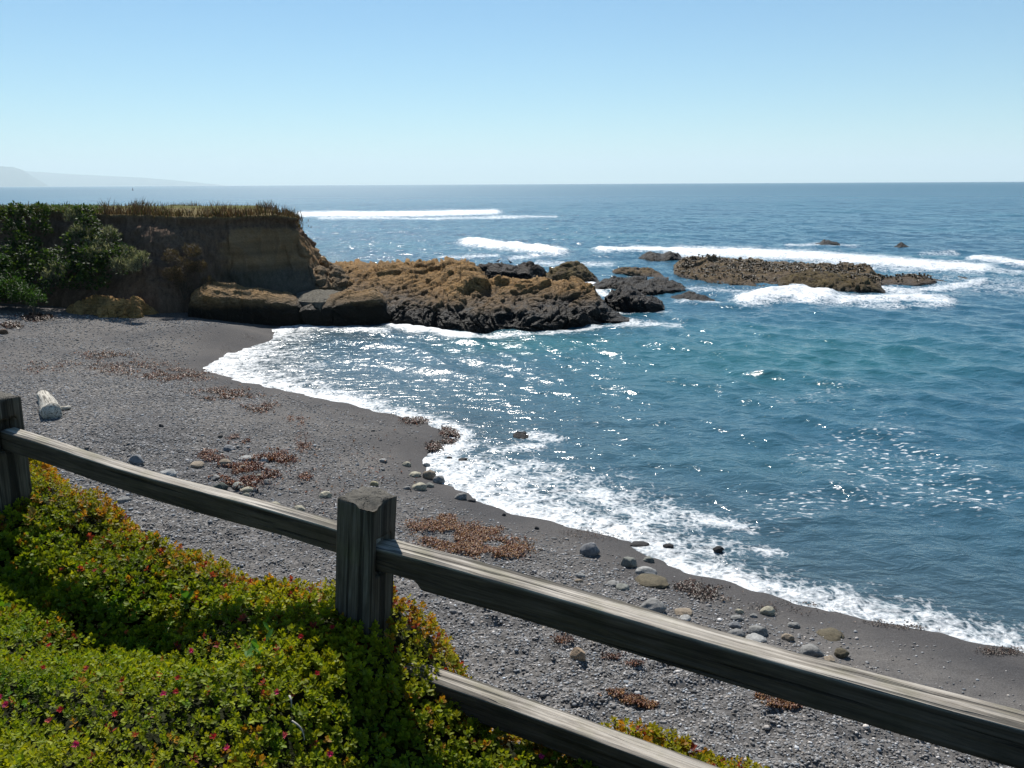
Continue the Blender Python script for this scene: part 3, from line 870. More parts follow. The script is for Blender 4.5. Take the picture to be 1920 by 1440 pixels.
REEF2 = rock('rock', [(1646, 534), (1719, 535), (1777, 527), (1814, 523)], [(1646, 522), (1690, 517), (1719, 516), (1777, 517), (1814, 521)], [3, 5, 4, 1], M_REEF, 'low dark tail of the reef tapering into the foam', G_REEF, slope, 0.25, 1.5, n=110, seed=53)
rock('rock', [(1197, 484), (1230, 490), (1278, 488)], [(1197, 481), (1222, 473), (1240, 477), (1257, 472), (1278, 483)], [2, 5, 2], M_DARK, 'twin humped dark rock behind the reef in white water', G_REEF, slope, 0.35, 0.9, n=70, seed=57)
rock('rock', [(1528, 460), (1553, 463), (1575, 461)], [(1528, 459), (1545, 452), (1565, 453), (1575, 459)], [2, 4, 2], M_DARK, 'small flat black rock awash far beyond the reef', G_REEF, slope, 0.3, 0.8, n=50, seed=61)
rock('rock', [(1676, 467), (1690, 468), (1706, 467)], [(1676, 464), (1690, 458), (1706, 464)], [1.5, 3, 1.5], M_DARK, 'tiny black rock tip, rightmost of the far sea rocks', G_REEF, slope, 0.3, 0.8, n=40, seed=63)
rock('rock', [(962, 822), (976, 825), (991, 821)], [(962, 818), (970, 811), (977, 813), (984, 810), (991, 817)], [0.3, 0.5, 0.3], M_DARK, 'lone small black rock in the surf of the inner cove', None, slope, 0.06, 3.0, n=50, seed=67, sink=0.3)
rock('boulder', [(124, 585), (187, 595), (233, 598), (270, 595)], [(124, 580), (150, 563), (180, 552), (217, 552), (247, 563), (263, 573), (270, 590)], [0.6, 1.5, 1.5, 0.5], M_BEACHB, 'golden cracked boulder alone on the gravel below the shrubs', G_OUT, [(0, 0), (0.05, 0.3), (0.2, 0.6), (0.55, 0.88), (1, 1)], 0.26, 1.1, beach=True, n=110, seed=71)
rock('boulder', [(258, 587), (280, 590), (302, 587)], [(255, 570), (273, 563), (290, 573), (302, 584)], [0.4, 0.9, 0.4], M_BEACHB, 'smaller yellow boulder against the right end of the golden cracked boulder', G_OUT, slope, 0.16, 1.5, beach=True, n=60, seed=75)
M_TALUS = mat_rock('talus_rock', (0.25, 0.18, 0.11), (0.18, 0.135, 0.09), (0.06, 0.055, 0.05), -1, -0.5, 1.6)
rock('rock', [(385, 545), (410, 548), (440, 545)], [(388, 533), (402, 516), (412, 506), (422, 504), (434, 522), (442, 536)], [1, 1.6, 1], M_TALUS, 'pale stacked fallen rocks at the cliff foot behind the ochre boulder', G_OUT, slope, 0.22, 1.4, zb=1.3, n=70, seed=79)
rock('rock', [(570, 552), (606, 556), (648, 552)], [(574, 530), (590, 508), (600, 500), (615, 512), (632, 506), (648, 530)], [1.5, 3, 1.5], M_TALUS, 'brown fallen rubble rock below the right corner of the cliff', G_OUT, slope, 0.3, 1.2, zb=0.9, n=90, seed=83)
rock('boulder', [(595, 516), (606, 518), (619, 516)], [(594, 500), (600, 480), (607, 477), (615, 490), (619, 508)], [1.5, 2.5, 1.5], M_BOULDER, 'upright brown boulder leaning on the right end of the cliff', G_OUT, steep, 0.2, 1.0, zb=1.2, n=50, seed=87)

# mussels and sea palms that roughen the reefs (a mass of tiny stalked kelps)
def sea_palms():
    rr = np.random.default_rng(5)
    V0, F0, C0 = [], [], []
    off = 0
    for arr, cnt in ((REEF, 1700), (REEF2, 420)):
        nrow = arr.shape[0] - 13
        u_ = rr.random(cnt); r_ = np.clip(nrow - 1 - np.abs(rr.normal(0, 0.34, cnt)) * nrow + 3, 6, arr.shape[0] - 4).astype(int)
        c_ = (u_ * (arr.shape[1] - 1)).astype(int)
        pick = arr[r_, c_]
        pick = pick[(pick[:, 2] > 0.15) & (fbm(pick * 0.5, 3, 3) > -0.15)]
        for p in pick:
            h = rr.uniform(0.05, 0.26) * rr.uniform(0.5, 1)
            for b in range(5):
                a = rr.uniform(0, 6.28); l = rr.uniform(0.08, 0.22)
                tip = p + np.array([math.cos(a) * l, math.sin(a) * l, h * rr.uniform(0.5, 1.0)])
                side = np.array([-math.sin(a), math.cos(a), 0]) * 0.05
                mid = p + np.array([math.cos(a) * l * 0.4, math.sin(a) * l * 0.4, h])
                V0 += [p - side * 0.4, p + side * 0.4, mid + side, mid - side, tip]
                F0 += [(off, off + 1, off + 2), (off, off + 2, off + 3), (off + 3, off + 2, off + 4)]
                c = np.array([0.045, 0.036, 0.022]) * rr.uniform(0.6, 1.7)
                C0 += [c] * 5
                off += 5
    tag(mesh('sea_palm_kelp', np.array(V0), np.array(F0), M_WEED, col=np.array(C0)), kind='stuff')
sea_palms()

# ------------------------------------------------------------------ beach stones
IV, IF = ico(3)
def stone(x, y, wpx, hpx, c, label, seed, surf=False, flat=False, angular=0.35):
    p = on_beach([x], [y])[0]
    if surf:
        p = on_z(np.array([float(x)]), np.array([float(y)]), 0.02)[0]
    dep = math.hypot(p[0], p[1], EYE - p[2])
    sx = wpx / FPX * dep * 0.46
    sz = hpx / FPX * dep * (0.40 if surf else 0.58)
    sy = sx * (0.75 if not flat else 1.0)
    rr = np.random.default_rng(seed)
    v = IV.copy()
    n = fbm(v * 1.1 + seed * 3.7, 3, seed)
    v = v * (1 + 0.30 * n[:, None])
    # facets: shave by random planes
    for _ in range(7):
        d = rr.normal(size=3); d /= np.linalg.norm(d)
        lim = rr.uniform(0.72, 0.98)
        s_ = v @ d
        over = np.maximum(s_ - lim, 0) * (0.9 if angular > 0.3 else 0.6)
        v = v - over[:, None] * d
    v = v * (1 + 0.05 * fbm(IV * 4 + seed, 3, seed + 1)[:, None])
    v = v / np.abs(v).max(0)
    v = v * np.array([sx, sy, sz])
    a = rr.uniform(-0.5, 0.5)
    ca, sa = math.cos(a), math.sin(a)
    v = v @ np.array([[ca, sa, 0], [-sa, ca, 0], [0, 0, 1]])
    c = np.array(c)
    cc = np.clip(c * (1 + 0.25 * fbm(IV * 2.2 + seed, 3, seed + 9)[:, None]), 0.01, 0.9)
    if surf: cc = cc * 0.6
    o = mesh('beach_stone', v, IF, M_STONE, col=cc)
    o.location = (p[0], p[1] + sy * 0.4, p[2] + sz * 0.22)
    tag(o, label, 'stone', 'loose stones on the beach')
BG, GR, PL, TN, CR, GN, DK, YB = (0.17, 0.175, 0.185), (0.20, 0.198, 0.19), (0.30, 0.30, 0.29), (0.24, 0.195, 0.145), (0.34, 0.315, 0.24), (0.18, 0.185, 0.165), (0.05, 0.05, 0.052), (0.10, 0.084, 0.054)
STONES = [
    (301, 800, 10, 8, DK, 'tiny near black stone alone on the gravel above the long left rail'),
    (427, 845, 27, 13, BG, 'blue grey flat topped stone above the upper red weed clump'),
    (254, 868, 32, 19, BG, 'blue grey rounded stone just above the left rail, nearest the driftwood log'),
    (316, 893, 38, 16, PL, 'pale grey rounded stone half behind the left rail'),
    (421, 871, 26, 13, TN, 'tan oval stone at the left edge of the inland red weed'),
    (366, 875, 33, 10, TN, 'flat brown stone, leftmost one caught in the red weed'),
    (460, 863, 32, 10, PL, 'pale flat stone at the top of the inland red weed'),
    (495, 865, 19, 9, PL, 'small pale stone right of the pale flat stone in the weed'),
    (454, 880, 18, 11, TN, 'small tan stone at the middle of the inland red weed'),
    (484, 898, 16, 11, CR, 'small beige stone sunk in the thickest red weed'),
    (500, 908, 22, 12, GR, 'mid grey stone on the right side of the inland red weed'),
    (473, 910, 15, 9, GR, 'small grey stone next to the greenish flat stone'),
    (446, 914, 27, 10, GN, 'greenish flat stone touching the cream stone in the weed'),
    (462, 922, 26, 12, CR, 'cream coloured stone at the lower end of the inland red weed'),
    (412, 918, 32, 17, (0.07, 0.08, 0.07), 'dark green grey wedge stone just over the left rail'),
    (460, 930, 15, 8, CR, 'tiny cream stone under the larger cream stone'),
    (515, 949, 24, 11, CR, 'pale yellow stone poking above the left rail, left of its pair'),
    (561, 957, 26, 12, CR, 'pale yellow stone poking above the left rail, nearer the big post'),
    (610, 932, 27, 14, CR, 'yellowish pale stone left of the big post top'),
    (701, 911, 20, 13, (0.30, 0.27, 0.17), 'yellow stone straight above the big fence post'),
    (400, 897, 24, 8, GR, 'flat grey slab stone on bare sand left of the red weed'),
    (230, 942, 28, 12, GR, 'dull grey stone seen under the left rail near the plants'),
    (718, 866, 17, 9, PL, 'pale grey pebble stone, highest of the group by the foam point'),
    (715, 882, 16, 7, GR, 'flat grey stone under the highest pale pebble stone'),
    (763, 874, 19, 11, CR, 'small yellow stone above the cluster at the foam point'),
    (800, 874, 15, 10, PL, 'small pale stone at the foam edge above the round boulders'),
    (777, 893, 27, 11, CR, 'cream oval stone left of the round tan boulder'),
    (805, 897, 28, 22, TN, 'round tan boulder at the point of the foam'),
    (823, 905, 26, 18, GR, 'grey round boulder touching the foam, right of the tan one'),
    (804, 913, 21, 11, GN, 'dark green stone wedged under the two round boulders'),
    (787, 918, 33, 18, CR, 'broad beige stone at the lower side of the boulder cluster'),
    (763, 917, 17, 8, GR, 'small grey stone, lower left of the boulder cluster'),
    (864, 936, 27, 16, GR, 'smooth grey stone at the foam edge right of the cluster'),
    (884, 940, 19, 7, DK, 'flat black stone leaning on the smooth grey stone'),
    (945, 967, 9, 7, DK, 'tiny black stone on the sand above the red weed mat'),
    (1007, 992, 11, 8, DK, 'black stone on wet sand between weed mat and foam'),
    (1107, 1041, 42, 34, BG, 'large blue grey three cornered stone near the foam'),
    (1178, 1062, 37, 24, GN, 'greenish grey egg shaped stone below the surf stones'),
    (1217, 1053, 24, 13, GN, 'smaller greenish stone beside the egg shaped stone'),
    (1212, 1079, 44, 20, PL, 'pale flat slab stone under the egg shaped stone'),
    (1224, 1097, 64, 14, YB, 'yellow brown crusted low rock under the pale slab'),
    (1088, 1082, 22, 11, PL, 'bluish white stone above the long right rail'),
    (1085, 1091, 18, 8, TN, 'orange tan stone right under the bluish white stone'),
    (1168, 1105, 28, 10, GN, 'flat green grey stone in dark sand left of the crusted rock'),
    (1150, 1098, 26, 9, GR, 'half buried pale stone left of the flat green grey stone'),
    (1222, 1150, 60, 32, GR, 'big rough pitted grey stone just above the right rail'),
    (1282, 1152, 36, 9, TN, 'flat tan stone right of the pitted grey stone'),
    (1285, 1163, 26, 9, PL, 'small whitish stone under the flat tan stone'),
    (1388, 1150, 19, 11, CR, 'small yellowish stone, top of the grey slab cluster'),
    (1440, 1152, 32, 18, CR, 'cream wedge stone right above the grey slab cluster'),
    (1382, 1163, 27, 13, GR, 'grey stone under the small yellowish stone'),
    (1413, 1157, 16, 8, GR, 'little grey stone between the yellowish and the cream stone'),
    (1378, 1176, 25, 12, BG, 'blue grey stone at the left of the slab cluster'),
    (1382, 1193, 37, 18, GR, 'tilted grey slab, lower left of the slab cluster'),
    (1422, 1190, 39, 20, GR, 'grey slab with a black hollow at its right end'),
    (1418, 1202, 40, 12, PL, 'pale low slab in front of the hollow slab'),
    (1490, 1176, 26, 11, GR, 'lone grey stone right of the slab cluster'),
    (1478, 1199, 25, 12, TN, 'tan stone midway between slab cluster and long grey stone'),
    (1560, 1196, 52, 11, YB, 'long flat yellow brown stone on the right sand'),
    (1523, 1230, 50, 22, GR, 'large long grey stone just above the right rail'),
    (1578, 1232, 31, 20, YB, 'square yellow brown stone at the right end of the long grey stone'),
    (1557, 1239, 25, 9, TN, 'low tan stone in front of the square brown stone'),
    (1085, 1236, 33, 29, (0.34, 0.25, 0.17), 'peach coloured stone alone between the two right rails'),
    (4, 626, 18, 12, (0.12, 0.075, 0.05), 'brown stone at the far left edge of the beach'),
]
for i, (x, y, w_, h_, c, lab) in enumerate(STONES):
    stone(x, y, w_, h_, c, lab, 100 + i * 3, flat=h_ < w_ * 0.42)
for i, (x, y, w_, h_, lab) in enumerate([(842, 860, 13, 7, 'small dark stone washed by foam, left of two in the surf'), (868, 864, 22, 10, 'dark knobbly stone washed by foam beside the boulder cluster'),
        (915, 869, 15, 6, 'thin dark stone in the foam, right of the knobbly one'), (1253, 1027, 23, 13, 'wet black stone in the foam below the curling splash'), (1348, 1033, 24, 15, 'wet black stone at the outer end of the foam'), (1200, 1024, 40, 12, 'black weedy stone at the foam edge above the egg shaped stone')]):
    stone(x, y, w_, h_, DK, lab, 500 + i * 5, surf=True)

# ------------------------------------------------------------------ gravel (uncountable pebbles)
def pebbles():
    rr = np.random.default_rng(8)
    bv, bf = ico(0)
    # candidates drawn over the beach in front of the camera, nearer ground denser
    N = 420000
    yy = 6.5 + 33 * rr.random(N) ** 1.7
    xx = (rr.random(N) * 2 - 1) * (yy * 0.66 + 1.0)
    d = shore_d(xx, yy)
    g = 0.55 + 0.75 * fbm(v3(xx * 0.22, yy * 0.22), 3, 77)
    g = g - 0.8 * np.exp(-(((xx + 8.5) / 6.5) ** 2 + ((yy - 36.0) / 4.5) ** 2))
    g = g - 0.55 * sstep(1.5, 6.0, xx) * sstep(6, 2, d)
    g = g + 0.35 * fbm(v3(xx * 1.3, yy * 1.3), 3, 7)
    pr = np.clip(0.12 + 0.9 * g, 0.03, 1) * sstep(0.4, 2.0, d) * (1 - 0.35 * sstep(12, 22, yy))
    ok = (rr.random(N) < pr) & (d > 0.3)
    xx, yy, d = xx[ok], yy[ok], d[ok]
    n = min(len(xx), 135000)
    xx, yy, d = xx[:n], yy[:n], d[:n]
    zz = beach_z(xx, yy, d)
    size = 0.006 + 0.012 * rr.random(n) ** 2.0 + 0.0005 * yy + 0.03 * (rr.random(n) > 0.985) * rr.random(n)
    sc = np.stack([size * rr.uniform(0.8, 1.5, n), size * rr.uniform(0.7, 1.2, n), size * rr.uniform(0.35, 0.75, n)], -1)
    a = rr.uniform(0, 6.28, n)
    jit = 1 + 0.28 * (rr.random((n, len(bv))) - 0.5)
    v = bv[None] * jit[..., None] * sc[:, None, :]
    ca, sa = np.cos(a)[:, None], np.sin(a)[:, None]
    vx = v[..., 0] * ca - v[..., 1] * sa + xx[:, None]
    vy = v[..., 0] * sa + v[..., 1] * ca + yy[:, None]
    vz = v[..., 2] + zz[:, None] + sc[:, 2:3] * 0.35
    V = np.stack([vx, vy, vz], -1).reshape(-1, 3)
    Fc = (bf[None] + (np.arange(n) * len(bv))[:, None, None]).reshape(-1, 3)
    t = rr.random(n)
    lum = np.where(t < 0.6, 0.10 + 0.13 * rr.random(n), np.where(t < 0.91, 0.21 + 0.17 * rr.random(n), 0.30 + 0.30 * rr.random(n)))
    hue = rr.normal(0, 1, n)[:, None]
    c = lum[:, None] * (np.array([1.0, 0.98, 0.97]) + hue * np.array([0.05, 0.0, -0.05]))
    C_ = np.repeat(c, len(bv), 0)
    tag(mesh('gravel', V, Fc, M_PEBBLE, col=np.clip(C_, 0.01, 0.8)), kind='stuff')
pebbles()

# ------------------------------------------------------------------ seaweed
def weed(name, polys, count, cols, label, size=0.05, seed=0, kind=None, thick=0.04, zoff=0.01, spread=1.0):
    rr = np.random.default_rng(seed)
    pts = []
    for (x0, y0, rx, ry, wgt) in polys:
        m = int(count * 2.0 * wgt)
        a = rr.uniform(0, 6.28, m); r = np.sqrt(rr.random(m)) * (0.45 + 0.55 * rr.random(m) + 0.5 * rr.random(m) ** 4)
        pts.append(np.stack([x0 + rx * r * np.cos(a), y0 + ry * r * np.sin(a)], -1))
    pts = np.concatenate(pts)
    # clump with noise in ground space
    p = on_beach(pts[:, 0], pts[:, 1])
    ok = fbm(v3(p[:, 0] * 2.6, p[:, 1] * 2.6), 3, seed + 4) > 0.02 - 0.35 * rr.random(len(p))
    p = p[ok]
    n = len(p)
    V, Fc, C_ = [], [], []
    k = 5
    a0 = rr.uniform(0, 6.28, n)
    size = size * 0.72
    L = size * rr.uniform(0.6, 1.6, n)
    wd = size * rr.uniform(0.07, 0.19, n)
    curl = rr.normal(0, 1.4, n)
    lift = rr.uniform(0.1, 1.0, n) * thick
    x = p[:, 0].copy(); y = p[:, 1].copy(); an = a0.copy()
    rows = []
    for j in range(k):
        t = j / (k - 1)
        zz = p[:, 2] + zoff + lift * math.sin(t * math.pi) + 0.004 + rr.random(n) * thick * 0.5
        wj = wd * (0.5 + 0.9 * math.sin(math.pi * min(1, t + 0.15)))
        rows.append((np.stack([x - np.sin(an) * wj, y + np.cos(an) * wj, zz + wj * 0.5], -1), np.stack([x + np.sin(an) * wj, y - np.cos(an) * wj, zz - wj * 0.3], -1)))
        x = x + np.cos(an) * L / k; y = y + np.sin(an) * L / k
        an = an + curl / k * 1.6
    V = np.stack([q for r_ in rows for q in r_], 1)
    V = V.reshape(-1, 3)
    off = (np.arange(n) * 2 * k)[:, None]
    Fc = np.concatenate([off + np.array([[2 * j, 2 * j + 1, 2 * j + 3, 2 * j + 2]]) for j in range(k - 1)])
    cols = np.array(cols)
    c = cols[rr.integers(0, len(cols), n)] * rr.uniform(0.45, 1.15, n)[:, None]
    o = mesh(name, V, Fc, M_WEED, col=np.repeat(c, 2 * k, 0))
    if kind: tag(o, kind=kind)
    else: tag(o, label, 'seaweed', 'seaweed washed up on the beach')
RED = [(0.20, 0.065, 0.035), (0.13, 0.045, 0.030), (0.27, 0.12, 0.05), (0.09, 0.035, 0.03)]
OCH = RED + [(0.36, 0.20, 0.08), (0.30, 0.16, 0.06), (0.24, 0.12, 0.05)]
DKW = [(0.05, 0.03, 0.02), (0.03, 0.022, 0.018), (0.09, 0.045, 0.03)]
weed('seaweed_mat', [(860, 1010, 75, 30, 0.55), (930, 1030, 70, 22, 0.35), (800, 985, 45, 16, 0.12), (835, 975, 22, 10, 0.08), (930, 996, 25, 8, .03)], 4600, OCH, 'wide mat of rust and ochre seaweed on the gravel behind the big post', 0.07, 1, thick=0.035)
weed('seaweed_clump', [(470, 885, 60, 30, 0.6), (520, 860, 40, 16, 0.25), (440, 905, 40, 16, 0.3)], 1700, RED, 'red brown seaweed heaped among stones above the left rail', 0.09, 2, thick=0.06)
weed('tideline_seaweed', [(450, 825, 22, 9, 0.5), (395, 855, 32, 12, 0.4)], 480, RED, '', 0.09, 3, kind='stuff', thick=0.04)
weed('tideline_seaweed', [(570, 830, 18, 26, 0.5), (555, 790, 26, 12, 0.25), (575, 895, 14, 8, 0.3)], 420, RED, '', 0.08, 4, kind='stuff', thick=0.04)
weed('seaweed_clump', [(845, 815, 20, 22, 0.7), (815, 840, 16, 10, 0.2), (780, 790, 30, 8, .2)], 1500, DKW + [(0.16, 0.06, 0.04)], 'dark wet kelp heap on the sand spit at the water edge', 0.10, 5, thick=0.05)
weed('seaweed_clump', [(1150, 1303, 24, 8, 0.4), (1185, 1315, 26, 8, 0.4), (1215, 1325, 18, 6, 0.4)], 620, OCH, 'narrow orange red seaweed strand on rippled sand between the right rails', 0.05, 6, thick=0.035)
weed('seaweed_clump', [(1160, 1233, 34, 8, 0.6), (1190, 1243, 24, 8, 0.4), (1050, 1202, 30, 8, .4)], 520, RED + DKW, 'dull red seaweed scraps trailing right from the peach stone', 0.05, 7, thick=0.03)
weed('seaweed_clump', [(1475, 1322, 42, 10, 0.8), (1430, 1308, 16, 6, 0.2)], 700, OCH, 'bright rust seaweed patch under the middle of the long right rail', 0.05, 8, thick=0.035)
weed('seaweed_clump', [(70, 597, 34, 8, 0.7), (20, 612, 24, 6, 0.3)], 500, DKW + [(0.12, 0.05, 0.035)], 'dark purple seaweed line at the far left of the beach', 0.16, 9, thick=0.08)
weed('seaweed_clump', [(1330, 1115, 46, 16, 0.5), (1290, 1100, 30, 12, 0.3)], 420, DKW, 'black stringy seaweed on wet sand right of the crusted rock', 0.10, 10, thick=0.03)
weed('tideline_seaweed', [(250, 690, 110, 16, 0.22), (330, 705, 90, 14, 0.3), (420, 740, 70, 14, 0.3), (200, 668, 70, 10, 0.1), (490, 765, 40, 12, 0.12), (90, 690, 80, 16, 0.08), (640, 880, 150, 80, .05)], 2400, RED + DKW + [(0.22, 0.12, 0.07)], '', 0.11, 11, kind='stuff', thick=0.05)
weed('shore_debris', [(700, 775, 110, 14, 0.2), (1110, 1003, 100, 16, .2), (1500, 1140, 120, 14, 0.25), (1700, 1172, 140, 10, 0.3), (1880, 1222, 60, 10, 0.2), (430, 668, 26, 28, 0.12), (470, 630, 20, 12, .1)], 1300, DKW, '', 0.05, 12, kind='stuff', thick=0.015)

# ------------------------------------------------------------------ driftwood
def log(p0, p1, r0, r1, name, label, seed, nseg=40, square=0.0):
    p0, p1 = np.array(p0), np.array(p1)
    L = np.linalg.norm(p1 - p0)
    m = 26
    rr = np.random.default_rng(seed)
    rows = []
    for i in range(nseg + 1):
        t = i / nseg
        r = (r0 + (r1 - r0) * t)
        endf = min(1, math.sqrt(max(0, 1 - (max(0, 0.06 - t) / 0.06) ** 2)) + 1e-3) * min(1, math.sqrt(max(0, 1 - (max(0, t - 0.97) / 0.03) ** 2)) * 0.9 + 0.1)
        a = np.linspace(0, 2 * math.pi, m, endpoint=False)
        q = v3(np.cos(a) * 1.3, np.sin(a) * 1.3, t * 4)
        rad = r * endf * (1 + 0.18 * fbm(q, 3, seed) + 0.08 * fbm(v3(np.cos(a) * 5, np.sin(a) * 5, t * 3), 3, seed + 4) + 0.06 * np.sin(a * 3 + t * 5))
        rows.append(np.stack([np.full(m, t * L), np.cos(a) * rad, np.sin(a) * rad * (0.8 if square else 1)], -1))
    V = np.array(rows)
    nv = V.reshape(-1, 3)
    caps = [np.arange(m)[::-1][None], (np.arange(m) + nseg * m)[None]]
    o = mesh(name, nv, [grid_faces(nseg + 1, m, True)] + caps, M_DRIFT)
    d = Vector(p1 - p0).normalized()
    o.matrix_world = Matrix.Translation(Vector(p0)) @ d.to_track_quat('X', 'Z').to_matrix().to_4x4()
    tag(o, label, 'driftwood')
    return o
a_, b_ = on_beach([77, 96], [752, 788])
log(a_ + np.array([-0.1, 0.3, 0.10]), b_ + np.array([0, 0.1, 0.14]), 0.15, 0.25, 'driftwood_log', 'thick bleached driftwood log lying on the gravel by the left post', 3)
a_, b_ = on_beach([113, 134], [770, 768])
log(a_ + np.array([0, 0, 0.05]), b_ + np.array([0, 0, 0.06]), 0.07, 0.05, 'driftwood_stick', 'short grey driftwood stick at the right end of the bleached log', 5, 14, 0.5)

# ------------------------------------------------------------------ split rail fence
DP1, DP2 = 5.1, 4.0
F1 = P(-2, 820, DP1); F2 = P(688, 1000, DP2)
U = F2 - F1; U[2] = 0; U /= np.linalg.norm(U)          # along the fence, towards the right
NV = np.array([U[1], -U[0], 0.0])                       # towards the camera side
if NV[1] > 0: NV = -NV
fence = empty('split_rail_fence', (F2[0], F2[1], EYE - 2.45))
tag(fence, 'weathered grey split rail fence along the edge of the planted bluff', 'fence')
bpy.context.view_layer.update()
FI = fence.matrix_basis.inverted()
def child(o, mw):
    o.parent = fence
    o.matrix_parent_inverse = Matrix.Identity(4)
    o.matrix_basis = FI @ mw
def boxring(k=8, ch=0.07):
    s_ = np.linspace(-1 + ch, 1 - ch, k)
    o = np.ones(k)
    return np.concatenate([o, -s_, -o, s_]), np.concatenate([s_, o, -s_, -o])
def post(centre, ztop, zbot, half, lean, seed, hole_z, hole_w, dip=0.02):
    """square split post with an open mortise cut through it along the fence direction.  local X = along fence, Y = towards camera"""
    rr = np.random.default_rng(seed)
    nz = 90
    # cross section with a mortise: build as four walls round the slot between hole_z +- hole_h, by moving section points
    sx, sy = boxring(16, 0.06)
    m = len(sx)
    H = ztop - zbot
    rows = []
    for i in range(nz + 1):
        t = i / nz
        z = zbot + H * t
        q = v3(sx * 1.2 + seed, sy * 1.2, z * 0.8)
        rad = 1 + 0.07 * fbm(q, 3, seed) + 0.035 * fbm(v3(sx * 9 + seed, sy * 9, z * 1.1), 3, seed + 2)
        x = sx * half * rad; y = sy * half * rad
        dx = np.zeros(m)
        # mortise pockets pressed into both end faces
        for hz, hh in hole_z:
            inz = sstep(hh + 0.008, hh - 0.004, abs(z - hz))
            iny = sstep(hole_w + 0.010, hole_w - 0.002, np.abs(y))
            x = x - np.sign(x) * (np.abs(sx) > 0.9) * inz * iny * half * 0.8
        zz = np.full(m, z)
        if i == nz:
            zz = zz + 0.03 * fbm(v3(sx * 2.5, sy * 2.5, seed), 3, seed) - dip * 0.6 * np.exp(-((sx - 0.7) ** 2 + (sy - 0.9) ** 2) / 0.3)
        rows.append(np.stack([x, y, zz], -1))
    # top cap rings
    for s_ in (0.93, 0.7, 0.4, 0.12):
        r = rows[nz].copy(); c = r.mean(0)
        r[:, :2] = c[:2] + (r[:, :2] - c[:2]) * s_
        r[:, 2] = ztop + 0.010 + 0.025 * fbm(v3(r[:, 0] * 14, r[:, 1] * 14, seed), 4, seed) - dip * np.exp(-(((r[:, 0] - half * .6) ** 2 + (r[:, 1] - half * .8) ** 2) / (half * 0.6) ** 2))
        rows.append(r)
    V = np.array(rows)
    V[..., 2] -= zbot
    fc = [grid_faces(len(rows), m, True), (np.arange(m) + (len(rows) - 1) * m)[None]]
    eg = np.zeros(V.shape[:2]); eg[nz + 1:] = 1.0
    o = mesh('post', V.reshape(-1, 3), fc, M_POST, attrs={'endgrain': eg.ravel()})
    bx = Matrix(((U[0], NV[0], 0, 0), (U[1], NV[1], 0, 0), (U[2], NV[2], 1, 0), (0, 0, 0, 1)))
    child(o, Matrix.Translation((centre[0] - math.sin(lean[0]) * (ztop - 0.16 - zbot), centre[1], zbot)) @ Matrix.Rotation(lean[0], 4, 'Y') @ Matrix.Rotation(lean[1], 4, 'X') @ bx)
    return o
def rail(p0, p1, h0, h1, d0, d1, seed, notch=None, tenon=0.22, sag=0.0):
    """split rail; p0,p1 = middle of the upper front edge; height h, depth d at both ends"""
    p0, p1 = np.array(p0, float), np.array(p1, float)
    L = np.linalg.norm(p1 - p0)
    n = 150
    sx, sy = boxring(22, 0.05)
    m = len(sx)
    rows = []
    for i in range(n + 1):
        t = i / n
        h = h0 + (h1 - h0) * t; d = d0 + (d1 - d0) * t
        q = v3(t * L * 1.1, sx * 0.8, sy * 0.8)
        r = 1 + 0.07 * fbm(q, 3, seed) + 0.05 * fbm(v3(t * L * 0.8, sx * 7, sy * 7), 3, seed + 1) - 0.05 * np.clip(fbm(v3(t * L * 0.45, sx * 5.5, sy * 5.5), 2, seed + 5) - 0.25, 0, 1) * 4 * (0.5 + 0.5 * fbm(v3(t * L * 1.5, 0 * sx, 0 * sx), 2, seed + 6)) - 0.10 * np.clip(fbm(v3(t * L * 3, sx * 1.2, sy * 1.2), 2, seed + 8) - 0.4, 0, 1)
        y = sx * d * 0.5 * r; z = sy * h * 0.5 * r
        lowcut = 0.0
        if notch:
            f = sstep(notch + 0.02, notch - 0.02, t * L)
            z = np.where(z < 0, z * (1 - 0.52 * f) , z)
        ten = sstep(tenon, tenon - 0.1, (1 - t) * L)
        z = z * (1 - 0.25 * ten); y = y * (1 - 0.15 * ten)
        z = z + 0.012 * math.sin(t * 5 + seed) * math.sin(t * math.pi); y = y + 0.012 * math.sin(t * 4 + seed * 2) * math.sin(t * math.pi)
        rows.append(np.stack([np.full(m, t * L), y - d * 0.5, z - h * 0.5], -1))
    V = np.array(rows)
    toplight_mask = np.tile(sstep(0.80, 0.99, sy), n + 1)
    o = mesh('rail', V.reshape(-1, 3), [grid_faces(n + 1, m, True), np.arange(m)[::-1][None], (np.arange(m) + n * m)[None]], M_RAIL, attrs={'painted_toplight': toplight_mask})
    dx = (p1 - p0) / L
    yv = np.cross(np.array([0, 0, 1.0]), dx); yv /= np.linalg.norm(yv)
    if yv @ NV < 0: yv = -yv
    zv = np.cross(dx, yv)
    if zv[2] < 0: zv = -zv
    mw = Matrix(((dx[0], yv[0], zv[0], p0[0]), (dx[1], yv[1], zv[1], p0[1]), (dx[2], yv[2], zv[2], p0[2]), (0, 0, 0, 1)))
    child(o, mw)
    return o
PT2 = P(690, 926, DP2); PT1 = P(-2, 744, DP1)
post(F2, PT2[2], EYE - 2.75, 0.098, (R(4.0), 0), 5, [(P(715, 1043, 3.93)[2], 0.078), (EYE - 2.12, 0.07)], 0.055, 0.035)
post(F1, PT1[2], EYE - 2.6, 0.098, (R(0.5), 0), 9, [(P(20, 820, 5.0)[2], 0.085), (EYE - 2.05, 0.07)], 0.055)
T3 = 1.16
F3 = F2 + U * 2.86
post(F3, EYE - 1.32, EYE - 2.9, 0.098, (0, 0), 13, [(EYE - 1.56, 0.085), (EYE - 2.2, 0.07)], 0.055)
